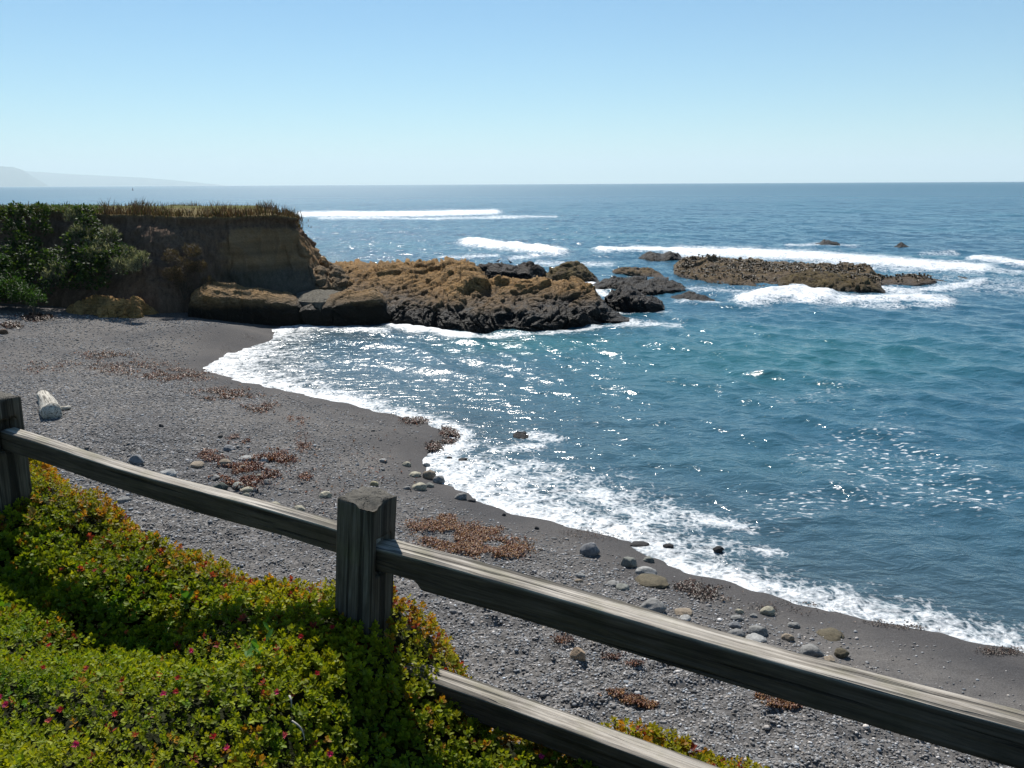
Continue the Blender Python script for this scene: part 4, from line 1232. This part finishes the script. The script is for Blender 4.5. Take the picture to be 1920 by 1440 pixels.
def on_fence(px_, py_, off=0.0):            # pixel -> point on the vertical plane of the fence (shifted towards the camera by off)
    d = ray(px_, py_)
    o_ = np.array([0, 0, EYE]); q = F2 + NV * off
    t = ((q - o_) @ NV) / (d @ NV)
    return o_ + d * t
# upper left rail, upper right rail, lower right rail (top front edges)
L0, L1 = on_fence(22, 814, 0.045), on_fence(700, 1015, 0.03)
rail(L0 - (L1 - L0) / np.linalg.norm(L1 - L0) * 0.1, L1, 0.110, 0.112, 0.085, 0.085, 3, tenon=0.06)
R0, R1_ = on_fence(712, 1031, 0.05), on_fence(1920, 1366, 0.05)
dR = (R1_ - R0) / np.linalg.norm(R1_ - R0)
rail(R0 - dR * 0.10, R0 + dR * 2.86, 0.142, 0.145, 0.125, 0.115, 8, notch=0.30)
Q0, Q1 = on_fence(820, 1283, 0.05), on_fence(1260, 1440, 0.05)
dQ = (Q1 - Q0) / np.linalg.norm(Q1 - Q0)
rail(Q0 - dQ * 0.42, Q0 + dQ * 2.55, 0.125, 0.135, 0.11, 0.11, 14)
rail(F1 + np.array([0, 0, EYE - 2.0 - F1[2]]) + NV * 0.05, F2 + np.array([0, 0, EYE - 2.12 - F2[2]]) + NV * 0.05, 0.12, 0.12, 0.1, 0.1, 19)

# ------------------------------------------------------------------ planted bluff
def frame_ap(x, y):
    rx, ry = x - F2[0], y - F2[1]
    return rx * U[0] + ry * U[1], rx * NV[0] + ry * NV[1]
AA = [-9, -4, -3.0, -2.5, -2.0, -1.2, -0.5, -0.12, 0.12, 0.35, 0.6, 0.9, 1.2, 2.0, 4, 9]
DD = [1.60, 1.66, 1.72, 1.82, 1.96, 2.04, 1.97, 1.91, 2.00, 2.19, 2.31, 2.34, 2.36, 2.42, 2.5, 2.5]
EDG = [0.45, 0.45, 0.40, 0.35, 0.30, 0.22, 0.20, 0.20, 0.22, 0.20, 0.10, 0.14, 0.36, 0.30, 0.2, 0.3]   # how far past the fence the edge lies
def plant_drop(x, y):
    a, p = frame_ap(x, y)
    d0 = np.interp(a, AA, DD)
    ed = np.interp(a, AA, EDG)
    near = 1.66
    t = sstep(0.1, 3.0, p)
    d = d0 * (1 - t) + near * t
    # hollow the rail shadow falls in
    d = d + 0.10 * np.exp(-((p - 0.55) / 0.32) ** 2) * sstep(0.3, -0.4, a)
    d = d - 0.08 * fbm(v3(x * 1.6, y * 1.6), 3, 61) - 0.04 * fbm(v3(x * 4.5, y * 4.5), 2, 62)
    over = np.maximum(-p - ed + 0.08 * fbm(v3(a * 2.4, 0 * a), 3, 63), 0)
    d = d + over * 1.5 + 0.6 * sstep(0, 0.5, over) * over
    return d
gx = np.arange(-9, 8.01, 0.05); gy = np.arange(-6, 8.5, 0.05)
X, Y = np.meshgrid(gx, gy)
ZB = EYE - plant_drop(X, Y) - 0.085
bz = beach_z(X, Y, fine=False)
F = grid_faces(*X.shape)
low = (ZB < bz - 0.8)
F = F[~low.ravel()[F].all(1)]
ca = np.tile(np.array([0.020, 0.024, 0.010]), (X.size, 1)) * (1 + 0.5 * fbm(v3(X * 3, Y * 3), 3, 9).ravel()[:, None])
bluff = mesh('bluff_ground', v3(X, Y, ZB).reshape(-1, 3), F, M_SOIL, col=np.clip(ca, 0.005, 1))
tag(bluff, kind='structure')

# one leaf, 7 verts / 6 tris, base at origin, pointing +X, face up +Z
LV = np.array([(0, 0, 0), (0.35, 0.26, 0.06), (0.35, -0.26, 0.06), (0.72, 0.24, 0.05), (0.72, -0.24, 0.05), (1.0, 0, 0.0), (0.5, 0, -0.02)])
LF = np.array([(0, 6, 1), (0, 2, 6), (1, 6, 3), (6, 2, 4), (3, 6, 5), (6, 4, 5)])
def leaves(base, yaw, pitch, roll, size, width):
    """(n) leaves -> verts (n,7,3)"""
    v = LV[None] * np.stack([size, size * width, size], -1)[:, None, :]
    cr, sr = np.cos(roll)[:, None], np.sin(roll)[:, None]
    y, z = v[..., 1] * cr - v[..., 2] * sr, v[..., 1] * sr + v[..., 2] * cr
    x = v[..., 0]
    cp, sp = np.cos(pitch)[:, None], np.sin(pitch)[:, None]
    x, z = x * cp - z * sp, x * sp + z * cp
    cy, sy = np.cos(yaw)[:, None], np.sin(yaw)[:, None]
    x, y = x * cy - y * sy, x * sy + y * cy
    return np.stack([x, y, z], -1) + base[:, None, :]
def leaf_mesh(name, base, yaw, pitch, roll, size, width, col, mat, parent=None, tipcol=None):
    V = leaves(base, yaw, pitch, roll, size, width)
    n = len(base)
    Fc = (LF[None] + (np.arange(n) * 7)[:, None, None]).reshape(-1, 3)
    C_ = np.repeat(col[:, None, :], 7, 1)
    if tipcol is not None:
        wgt = np.array([0, 0.15, 0.15, 0.55, 0.55, 1.0, 0.2])[None, :, None]
        C_ = C_ * (1 - wgt) + tipcol[:, None, :] * wgt
    return mesh(name, V.reshape(-1, 3), Fc, mat, parent, col=C_.reshape(-1, 3))
def ground_cover():
    rr = np.random.default_rng(21)
    N = 105000
    x = rr.uniform(-5.2, 3.6, N); y = rr.uniform(0.6, 6.6, N)
    a, p = frame_ap(x, y)
    d = plant_drop(x, y)
    z = EYE - d
    ux, uy = to_px(v3(x, y, z))
    fwd = y * math.cos(PITCH) + (EYE - z) * math.sin(PITCH)
    ok = (fwd > 1.2) & (ux > -260) & (ux < 2150) & (uy < 1700) & (p > -0.95) & (z > beach_z(x, y, fine=False) + 0.3)
    # nothing grows through the posts
    for f in (F1, F2, F3):
        ok &= ~((np.abs(x - f[0]) < 0.085) & (np.abs(y - f[1]) < 0.085))
    ok &= fbm(v3(x * 6, y * 6), 2, 66) > -0.75 + 0.2 * rr.random(N)
    x, y, z, a, p = x[ok], y[ok], z[ok], a[ok], p[ok]
    n = len(x)
    layer = rr.random(n)
    z = z - 0.075 * layer ** 1.5 + 0.03 * rr.random(n) ** 3
    h = 0.022
    gxs = (plant_drop(x + h, y) - plant_drop(x - h, y)) / (2 * h)     # dz = -drop
    gys = (plant_drop(x, y + h) - plant_drop(x, y - h)) / (2 * h)
    edge = np.exp(-np.maximum(p + np.interp(a, AA, EDG) + 0.05, 0) / 0.22)
    hue = fbm(v3(x * 1.1, y * 1.1), 3, 90) + 0.5 * fbm(v3(x * 4, y * 4), 2, 91) + 0.35 * rr.normal(0, 1, n)
    green = np.array([0.068, 0.155, 0.010]); ygreen = np.array([0.29, 0.315, 0.014]); yellow = np.array([0.27, 0.23, 0.02]); orange = np.array([0.36, 0.13, 0.02]); red = np.array([0.22, 0.045, 0.03])
    t = np.clip(0.42 + 0.42 * hue, 0, 1)[:, None]
    c = green * (1 - t) + ygreen * t
    e = np.clip(edge * 1.0 + 0.25 * (rr.random(n) - 0.5), 0, 1)[:, None]
    c = c * (1 - e * 0.85) + yellow * e * 0.85
    org = (rr.random(n) < 0.02 + 0.36 * edge ** 1.4 + 0.08 * (fbm(v3(x * 2, y * 2), 2, 95) > 0.35))[:, None]
    c = np.where(org, c * 0.35 + orange * 0.65, c)
    rd = (rr.random(n) < 0.012 + 0.05 * edge)[:, None]
    c = np.where(rd, red, c)
    # sprigs -> leaves
    K = 8
    idx = np.repeat(np.arange(n), K)
    kk = np.tile(np.arange(K), n)
    big = np.exp(-(((x - P(30, 950, 4.4)[0]) / 0.35) ** 2 + ((y - P(30, 950, 4.4)[1]) / 0.35) ** 2))
    sz = (0.020 + 0.016 * rr.random(n) + 0.030 * big)[idx] * np.clip(1.0 + 0.55 * fbm(v3(x * 2.2, y * 2.2), 2, 98), 0.6, 1.6)[idx]
    yaw = kk * 2.4 + rr.uniform(0, 6.28, n)[idx] + rr.normal(0, 0.25, n * K)
    inner = kk / (K - 1)
    pitch = 0.15 + 1.05 * inner + rr.normal(0, 0.18, n * K)
    ax = np.stack([gxs, gys, np.ones(n)], -1)
    ax[:, :2] = np.clip(ax[:, :2], -1.0, 1.0) * 0.6 + rr.normal(0, 0.28, (n, 2))
    ax /= np.linalg.norm(ax, axis=1, keepdims=True)
    base = np.zeros((n * K, 3))
    V = leaves(base, yaw, pitch, rr.normal(0, 0.35, n * K), sz * (1 - 0.35 * inner), np.full(n * K, 1.05))
    V[..., 2] += (0.010 + 0.022 * inner)[:, None]
    # tilt by sprig axis
    axr = ax[idx]
    zx = np.array([0, 0, 1.0])
    vx = np.cross(np.broadcast_to(zx, axr.shape), axr)
    s_ = np.linalg.norm(vx, axis=1, keepdims=True) + 1e-9
    kx = vx / s_
    cth = axr[:, 2:3]
    def rot(vv):
        k_ = kx[:, None, :]
        return vv * cth[:, None] + np.cross(np.broadcast_to(k_, vv.shape), vv) * s_[:, None] + k_ * np.sum(k_ * vv, -1, keepdims=True) * (1 - cth[:, None])
    V = rot(V)
    V += np.stack([x, y, z], -1)[idx][:, None, :]
    c = c * rr.uniform(0.75, 1.25, n)[:, None]
    cl = c[idx] * rr.uniform(0.85, 1.15, n * K)[:, None]
    tip = cl * np.array([1.25, 1.12, 0.9])
    wgt = np.array([0, 0.15, 0.15, 0.55, 0.55, 1.0, 0.2])[None, :, None]
    C_ = cl[:, None, :] * (1 - wgt) + tip[:, None, :] * wgt
    Fc = (LF[None] + (np.arange(n * K) * 7)[:, None, None]).reshape(-1, 3)
    print('sprigs', n)
    tag(mesh('ground_cover', V.reshape(-1, 3), Fc, M_LEAF, col=np.clip(C_.reshape(-1, 3), 0.002, 0.9)), kind='stuff')
ground_cover()
def on_plants(px_, py_):
    t = np.linspace(1.0, 9.0, 1600)
    d = ray(np.array(float(px_)), np.array(float(py_)))
    q = np.array([0, 0, EYE]) + d[None] * t[:, None]
    g = q[:, 2] - (EYE - plant_drop(q[:, 0], q[:, 1]))
    i = np.argmax(g < 0.0)
    return q[i]
FLOWERS = [(180, 1085, 'pink', 'in the upper row left of the tall green tuft'), (200, 1086, 'pink', 'paired with another in the upper row of the bank'), (473, 1104, 'red', 'near the top edge, halfway to the big post'), (425, 1114, 'red', 'left of the one near the top edge'),
    (59, 1092, 'orange', 'at the left below the shaded band'), (118, 1083, 'orange', 'at the shaded band end'), (10, 1161, 'orange', 'at the far left border of the bank'), (95, 1208, 'orange', 'left of the yellow patch'), (94, 1227, 'red', 'just under an orange one on the left'),
    (240, 1202, 'orange', 'standing in bright leaves at mid bank'), (360, 1238, 'magenta', 'large and open at the middle of the bank'), (164, 1274, 'pink', 'beside the orange leaf patch'), (83, 1273, 'red', 'inside the orange leaf patch'), (233, 1296, 'red', 'below the mid bank'), (335, 1293, 'red', 'above a close pair'),
    (333, 1318, 'red', 'right one of a close pair'), (309, 1323, 'magenta', 'left one of a close pair'), (15, 1343, 'magenta', 'near the left border low down'), (2, 1328, 'magenta', 'cut by the left border'), (116, 1353, 'red', 'low on the left of the bank'), (95, 1374, 'pink', 'low on the left under the red one'),
    (219, 1361, 'red', 'low in the middle left'), (146, 1420, 'magenta', 'at the bottom edge on the left'), (402, 1404, 'red', 'near the bottom centre'), (428, 1425, 'magenta', 'at the bottom edge right of the red one'), (256, 1401, 'orange', 'near the bottom centre left'), (565, 1212, 'red', 'left of the post shadow, upper of two'),
    (625, 1194, 'red', 'at the very foot of the big post'), (596, 1282, 'red', 'on rust leaves in the post shadow'), (522, 1250, 'orange', 'at the dark hollow beside the post shadow'), (521, 1318, 'magenta', 'beside a broad green leaf'), (536, 1399, 'pink', 'low beside the post shadow'), (620, 1435, 'magenta', 'at the bottom under the post shadow'), (1015, 1437, 'magenta', 'under the lower rail')]
FCOL = {'pink': (0.55, 0.10, 0.14), 'red': (0.50, 0.035, 0.05), 'magenta': (0.62, 0.04, 0.20), 'orange': (0.50, 0.12, 0.05)}
def flower(x, y, kindc, where, seed):
    rr = np.random.default_rng(seed)
    p = on_plants(x, y)
    n = 22
    c = np.array(FCOL[kindc])
    yaw = np.linspace(0, 6.28, n, endpoint=False) + rr.normal(0, 0.1, n)
    root = np.tile([0, 0, 0.0], (n, 1))
    o = leaf_mesh('flower', root, yaw, rr.uniform(0.25, 0.75, n), rr.normal(0, 0.2, n), rr.uniform(0.012, 0.018, n), np.full(n, 0.35), c * rr.uniform(0.75, 1.2, n)[:, None], M_LEAF)
    o.location = (p[0], p[1], p[2] + 0.045)
    o.rotation_euler = (rr.uniform(0.2, 0.7), rr.uniform(-0.3, 0.3), 0)
    tag(o, 'small ' + kindc + ' daisy like flower ' + where, 'flower', 'small flowers in the green ground cover')
for i, (x, y, kc, wh) in enumerate(FLOWERS):
    flower(x, y, kc, wh, 900 + i)
def weed_plant(x, y, n, size, label, seed, col=(0.06, 0.16, 0.02), h=0.06):
    rr = np.random.default_rng(seed)
    p = on_plants(x, y)
    root = empty('leafy_plant', p)
    tag(root, label, 'plant')
    base = np.stack([rr.normal(0, 0.015, n), rr.normal(0, 0.015, n), np.linspace(0.0, h, n)], -1)
    leaf_mesh('leaves', base, np.arange(n) * 2.4, 0.15 + 0.9 * np.linspace(0, 1, n), rr.normal(0, 0.2, n), size * rr.uniform(0.8, 1.2, n), np.full(n, 0.95), np.array(col) * rr.uniform(0.8, 1.3, n)[:, None], M_LEAF, root)
    a = np.linspace(0, 6.28, 6, endpoint=False)
    st = np.array([[np.cos(q) * 0.004, np.sin(q) * 0.004, z] for z in (-0.06, h) for q in a])
    mesh('stem', st, grid_faces(2, 6, True), M_LEAF, root, col=np.tile([0.10, 0.14, 0.03], (12, 1)))
weed_plant(350, 1142, 11, 0.060, 'broad leaved bright green seedling in the upper ground cover', 1)
weed_plant(480, 1238, 8, 0.055, 'sprawling broad leaved green weed over the dark hollow', 2, h=0.05)
weed_plant(505, 1222, 5, 0.060, 'single upright round leaved weed beside the dark hollow', 3, h=0.07)
weed_plant(30, 930, 14, 0.070, 'large fleshy green plant at the foot of the left post', 4, (0.07, 0.15, 0.03), 0.08)
weed_plant(62, 985, 10, 0.06, 'fleshy plant with bright green and orange leaves left of the orange edge', 5, (0.20, 0.14, 0.03), 0.06)
def straw(x0, y0, x1, y1, label):
    a, b = on_plants(x0, y0), on_plants(x1, y1)
    a[2] += 0.06; b[2] += 0.05
    d = Vector(b - a)
    an = np.linspace(0, 6.28, 6, endpoint=False)
    rows = [np.stack([np.full(6, t * d.length), np.cos(an) * 0.005 * (1 - 0.6 * t), np.sin(an) * 0.005 * (1 - 0.6 * t) + 0.02 * math.sin(t * 3.1)], -1) for t in np.linspace(0, 1, 8)]
    o = mesh('dry_stalk', np.concatenate(rows), grid_faces(8, 6, True), M_DRIFT)
    o.matrix_world = Matrix.Translation(Vector(a)) @ d.normalized().to_track_quat('X', 'Z').to_matrix().to_4x4()
    tag(o, label, 'stalk')
straw(548, 1378, 572, 1410, 'pale dry stalk lying in the leaves near the bottom edge')
straw(544, 1330, 548, 1348, 'short pale dry stalk above the longer one')

# ------------------------------------------------------------------ growth on the headland
def headland_grass():
    rr = np.random.default_rng(31)
    bases, hs, cols = [], [], []
    E = CL_EDGE
    exx, _ = to_px(E)
    sel = np.where((exx > -80) & (exx < 563))[0]
    Tp = CL_TOP[:, sel]
    for r_, cnt in ((0, 2600), (2, 2200), (4, 2000), (7, 1800), (10, 1500), (14, 1500), (18, 1200)):
        i = rr.integers(0, len(sel), cnt)
        p = Tp[r_, i] + rr.normal(0, 0.25, (cnt, 3)) * np.array([1, 1, 0])
        qx, _ = to_px(p)
        tuft = vnoise(v3(p[:, 0] * 0.55, p[:, 1] * 0.55), 3)
        dry = sstep(165, 200, qx)
        ok = rr.random(cnt) < (0.18 + 0.82 * dry) * np.clip(0.35 + 1.0 * tuft, 0.08, 1)
        hh = (0.10 + 0.42 * rr.random(cnt) ** 2 * (0.7 + tuft)) * (0.35 + 0.65 * dry)
        hh += 0.45 * np.exp(-((qx - 262) / 16) ** 2) * rr.random(cnt) + 0.30 * np.exp(-((qx - 490) / 26) ** 2) * rr.random(cnt) + 0.3 * np.exp(-((qx - 195) / 14) ** 2) * rr.random(cnt)
        c1 = np.array([0.15, 0.098, 0.066]); c2 = np.array([0.085, 0.056, 0.044]); c3 = np.array([0.055, 0.070, 0.022])
        t = rr.random(cnt)[:, None]
        c = np.where(t < 0.5, c1, np.where(t < 0.8, c2, c3)) * rr.uniform(0.6, 1.3, cnt)[:, None]
        bases.append(p[ok]); hs.append(hh[ok]); cols.append(c[ok])
    # turf hanging over the brow
    i = rr.integers(0, len(sel), 2600)
    p = E[sel][i] + rr.normal(0, 0.12, (2600, 3)); bases.append(p); hs.append(rr.uniform(0.08, 0.3, 2600)); cols.append(np.array([0.13, 0.095, 0.055]) * rr.uniform(0.5, 1.3, 2600)[:, None])
    b = np.concatenate(bases); h = np.concatenate(hs); c = np.concatenate(cols)
    n = len(b)
    a = rr.uniform(0, 6.28, n)
    wd = 0.012 + 0.014 * rr.random(n)
    lean = rr.normal(0, 0.28, (n, 2)) * h[:, None]
    sx = np.stack([np.cos(a) * wd, np.sin(a) * wd, 0 * a], -1)
    mid = b + np.stack([lean[:, 0] * 0.4, lean[:, 1] * 0.4, h * 0.6], -1)
    tip = b + np.stack([lean[:, 0], lean[:, 1], h], -1)
    V = np.stack([b - sx, b + sx, mid + sx * 0.8, mid - sx * 0.8, tip], 1).reshape(-1, 3)
    o5 = (np.arange(n) * 5)[:, None]
    F1_ = o5 + np.array([[0, 1, 2, 3]]); F2_ = o5 + np.array([[3, 2, 4]])
        # low green mat on the left of the headland top
    qx, _ = to_px(CL_TOP); ok_ = (qx < 185) & (qx > -200)
    pts_ = CL_TOP[:18][ok_[:18]]
    pp = pts_[rr.integers(0, len(pts_), 16000)] + rr.normal(0, 0.22, (16000, 3)) * np.array([1, 1, 0.25]) + np.array([0, 0, 0.06])
    g_ = np.array([[0.060, 0.105, 0.012], [0.095, 0.135, 0.016], [0.035, 0.07, 0.012]])[rr.integers(0, 3, 16000)] * rr.uniform(0.6, 1.3, 16000)[:, None]
    tag(leaf_mesh('green_mat', pp, rr.uniform(0, 6.28, 16000), rr.normal(0.5, 0.4, 16000), rr.normal(0, 0.5, 16000), rr.uniform(0.07, 0.15, 16000), np.full(16000, 0.9), g_, M_SHRUB), kind='stuff')
    tag(mesh('dry_grass', V, [F1_, F2_], M_GRASS, col=np.repeat(c, 5, 0)), kind='stuff')
headland_grass()

def shrub(name, px_, pts, n, size, cols, label, seed, dist_in=0.0, stems=True, group='shrubs on the headland slope', width=0.9, up=0.4):
    """shrub built from clumps; pts = (photo x, photo y, radius in m, metres in front of the cliff face, share)"""
    rr = np.random.default_rng(seed)
    cents, rads, sh = [], [], []
    for (x, y, r_, fr, s_) in pts:
        # distance of the cliff face in this direction
        fx, fy = to_px(CL_FACE)
        k_ = np.argmin((fx - x) ** 2 + (fy - y) ** 2)
        f = CL_FACE.reshape(-1, 3)[k_]
        c = at_dist(np.array(float(x)), np.array(float(y)), math.hypot(f[0], f[1]) - fr)
        cents.append(c); rads.append(r_); sh.append(s_)
    cents = np.array(cents); rads = np.array(rads); sh = np.array(sh, float); sh /= sh.sum()
    low = cents[np.argmin(cents[:, 2])]
    gz = beach_z(np.array([low[0]]), np.array([low[1]]))[0]
    root = empty(name, (low[0], low[1] - 0.1, max(gz, min(low[2] - 0.6, 3.0))))
    tag(root, label, 'shrub', group)
    which = rr.choice(len(cents), n, p=sh)
    d = rr.normal(size=(n, 3)); d /= np.linalg.norm(d, axis=1, keepdims=True)
    rad = rads[which] * (0.35 + 0.65 * rr.random(n) ** 0.5)
    lump = 1 + 0.45 * fbm(cents[which] * 3 + d * 1.8, 3, seed)
    p = cents[which] + d * (rad * lump)[:, None] * np.array([1, 1, 0.9])
    keep = fbm(p * 3.0, 3, seed + 5) > -0.12
    p = p[keep]; d = d[keep]; m = len(p)
    yaw = np.arctan2(d[:, 1], d[:, 0]) + rr.normal(0, 0.7, m)
    pitch = up + rr.normal(0, 0.45, m)
    cols = np.array(cols)
    tone = cols[rr.integers(0, len(cols), m)] * rr.uniform(0.65, 1.35, m)[:, None]
    loc = np.array(root.location)
    leaf_mesh('foliage', p - loc, yaw, pitch, rr.normal(0, 0.6, m), size * rr.uniform(0.6, 1.4, m), np.full(m, width), np.clip(tone, 0.002, 0.8), M_SHRUB, root)
    # stems from the root to the clumps
    V, Fc, off = [], [], 0
    an = np.linspace(0, 2 * math.pi, 5, endpoint=False)
    for c in cents:
        s0 = np.array([0, 0, -0.1]); s1 = c - loc
        for t in np.linspace(0, 1, 6):
            q = s0 + (s1 - s0) * t + np.array([0, 0, 0.15 * math.sin(t * 3.1)])
            r_ = 0.02 * (1 - 0.7 * t)
            V.append(np.stack([q[0] + np.cos(an) * r_, q[1] + np.sin(an) * r_, np.full(5, q[2])], -1))
        Fc.append(grid_faces(6, 5, True) + off); off += 30
    mesh('stems', np.concatenate(V), np.concatenate(Fc), M_BARK, root)
DG = [(0.030, 0.062, 0.014), (0.050, 0.090, 0.016), (0.020, 0.042, 0.014)]
BGN = [(0.030, 0.085, 0.012), (0.050, 0.120, 0.016), (0.020, 0.055, 0.012)]
SIL = [(0.15, 0.17, 0.125), (0.10, 0.122, 0.085), (0.24, 0.255, 0.205), (0.06, 0.078, 0.052)]
BRN = [(0.07, 0.055, 0.036), (0.10, 0.075, 0.048), (0.045, 0.040, 0.026)]
CR_PTS = [(x + 14 * math.sin(y), y, r_, (y - 385) / 90.0 + 0.75, sh) for y, r_, sh, xs_ in (
    (398, 0.45, 0.8, range(-100, 181, 40)), (425, 0.6, 1.1, range(-110, 200, 48)), (455, 0.7, 1.3, range(-120, 230, 52)), (485, 0.75, 1.4, range(-120, 250, 55)),
    (515, 0.75, 1.4, range(-120, 215, 50)), (545, 0.65, 1.2, range(-120, 125, 50))) for x in xs_]
shrub('creeper_shrub', 0, CR_PTS, 38000, 0.135, DG, 'dark green creeper covering the left of the headland cliff', 41)
shrub('green_shrub', 0, [(-70, 530, 1.0, 3.0, 2), (-10, 515, 0.8, 2.9, 2), (20, 535, 0.75, 3.2, 2), (45, 548, 0.6, 3.4, 1.2), (0, 493, 0.5, 2.7, 1), (66, 560, .4, 3.5, .6)], 11000, 0.085, BGN, 'bright green rounded shrub at the cliff foot on the left', 43)
def silver(pts, n, label, seed):
    pts = [(x, y, r_ * 1.3, (y - 385) / 70.0 + 0.8, s_) for x, y, r_, s_ in pts]
    shrub('silver_shrub', 0, pts, int(n * 1.5), 0.165, SIL, label, seed, width=0.32, up=1.0)
silver([(140, 410, 0.34, 1), (160, 418, 0.35, 1), (125, 423, 0.3, .8), (185, 428, 0.36, 1), (150, 440, 0.35, 1), (205, 440, 0.3, .8), (178, 452, .3, .8), (60, 398, .22, .4), (85, 396, .22, .4)], 3200, 'silvery leaved shrub at the top of the headland slope', 45)
silver([(222, 460, 0.3, 1), (238, 478, 0.32, 1), (210, 480, 0.3, .8), (262, 492, 0.26, .8), (250, 500, 0.26, .8), (225, 498, .28, .8), (268, 482, .18, .4), (195, 470, .3, .7), (180, 480, .3, .6)], 3000, 'silvery leaved shrub hanging lower down over the bare cliff', 47)
silver([(98, 505, 0.2, 1), (110, 515, 0.2, 1), (90, 520, .18, .8), (122, 505, .18, .8)], 700, 'small silvery bush low in the dark creeper', 49)
shrub('dry_shrub', 0, [(320, 480, 0.4, 0.9, 1), (345, 500, 0.45, 1.0, 1), (325, 515, 0.4, 0.8, 1), (360, 470, 0.4, 0.7, 1), (375, 500, .35, .8, .6), (345, 535, .4, 0.7, .8), (390, 530, .35, 1.0, .5)], 6500, 0.10, BRN, 'brown dry brush clinging to the bare middle of the cliff', 51, width=0.4)

# ------------------------------------------------------------------ birds and buoy
def bird(x, y, dist, label, seed, face=1):
    p = at_dist(np.array(float(x)), np.array(float(y)), dist)
    rings = [(-0.26, 0.10, 0.012), (-0.18, 0.12, 0.03), (-0.06, 0.16, 0.085), (0.05, 0.22, 0.10), (0.13, 0.29, 0.075), (0.17, 0.36, 0.038), (0.19, 0.43, 0.032), (0.225, 0.475, 0.042), (0.27, 0.475, 0.022), (0.34, 0.465, 0.006)]
    an = np.linspace(0, 2 * math.pi, 10, endpoint=False)
    V = 0.7 * np.concatenate([np.stack([np.full(10, face * xx + 0.0), np.cos(an) * r_, zz + np.sin(an) * r_], -1) for xx, zz, r_ in rings])
    root = empty('cormorant', p)
    tag(root, label, 'bird', 'dark birds on the rocks')
    mesh('body', V, grid_faces(len(rings), 10, True), M_BIRD, root)
    for s_ in (-1, 1):
        L_ = np.concatenate([np.stack([np.cos(an) * 0.012 + face * 0.02, np.sin(an) * 0.012 + s_ * 0.035, np.full(10, z)], -1) for z in (-0.05, 0.10)])
        mesh('leg', L_, grid_faces(2, 10, True), M_BIRD, root)
bird(934, 493, 62.6, 'dark bird resting on the dark block of rock, left one', 1)
bird(957, 495, 62.6, 'dark bird resting on the dark block of rock, right one', 2, -1)
def buoy():
    p = at_dist(np.array(249.0), np.array(357.0), 1500)
    root = empty('channel_buoy', (p[0], p[1], 0))
    tag(root, 'tiny dark channel buoy far out on the water above the headland', 'buoy')
    an = np.linspace(0, 2 * math.pi, 16, endpoint=False)
    def lathe(name, prof):
        V = 0.7 * np.concatenate([np.stack([np.cos(an) * r_, np.sin(an) * r_, np.full(16, z)], -1) for r_, z in prof])
        mesh(name, V, [grid_faces(len(prof), 16, True), (np.arange(16) + 16 * (len(prof) - 1))[None]], M_BUOY, root)
    lathe('float', [(1.2, -0.6), (1.6, 0.2), (1.6, 1.0), (0.9, 1.4)])
    lathe('tower', [(0.75, 1.3), (0.55, 3.0), (0.42, 4.2)])
    lathe('lantern', [(0.5, 4.2), (0.55, 4.8), (0.3, 5.4), (0.05, 5.7)])
buoy()

# ------------------------------------------------------------------ sea haze
HAZE = 3.4e-5
def haze():
    xs_, y0, y1, z0, z1 = 75000.0, -3000.0, 75000.0, -36.0, 1700.0
    V = np.array([(x, y, z) for x in (-xs_, xs_) for y in (y0, y1) for z in (z0, z1)])
    Fc = np.array([(0, 1, 3, 2), (4, 6, 7, 5), (0, 4, 5, 1), (2, 3, 7, 6), (0, 2, 6, 4), (1, 5, 7, 3)])
    m = bpy.data.materials.new('haze_air')
    m.use_nodes = True
    t = m.node_tree
    t.nodes.remove(t.nodes['Principled BSDF'])
    pv = t.nodes.new('ShaderNodeVolumePrincipled')
    pv.inputs['Color'].default_value = (0.84, 0.96, 1.0, 1)
    pv.inputs['Density'].default_value = HAZE
    pv.inputs['Anisotropy'].default_value = 0.12
    t.links.new(pv.outputs[0], t.nodes['Material Output'].inputs['Volume'])
    o = mesh('haze', V, Fc, m, smooth=False)
    tag(o, kind='stuff')
if HAZE > 0: haze()
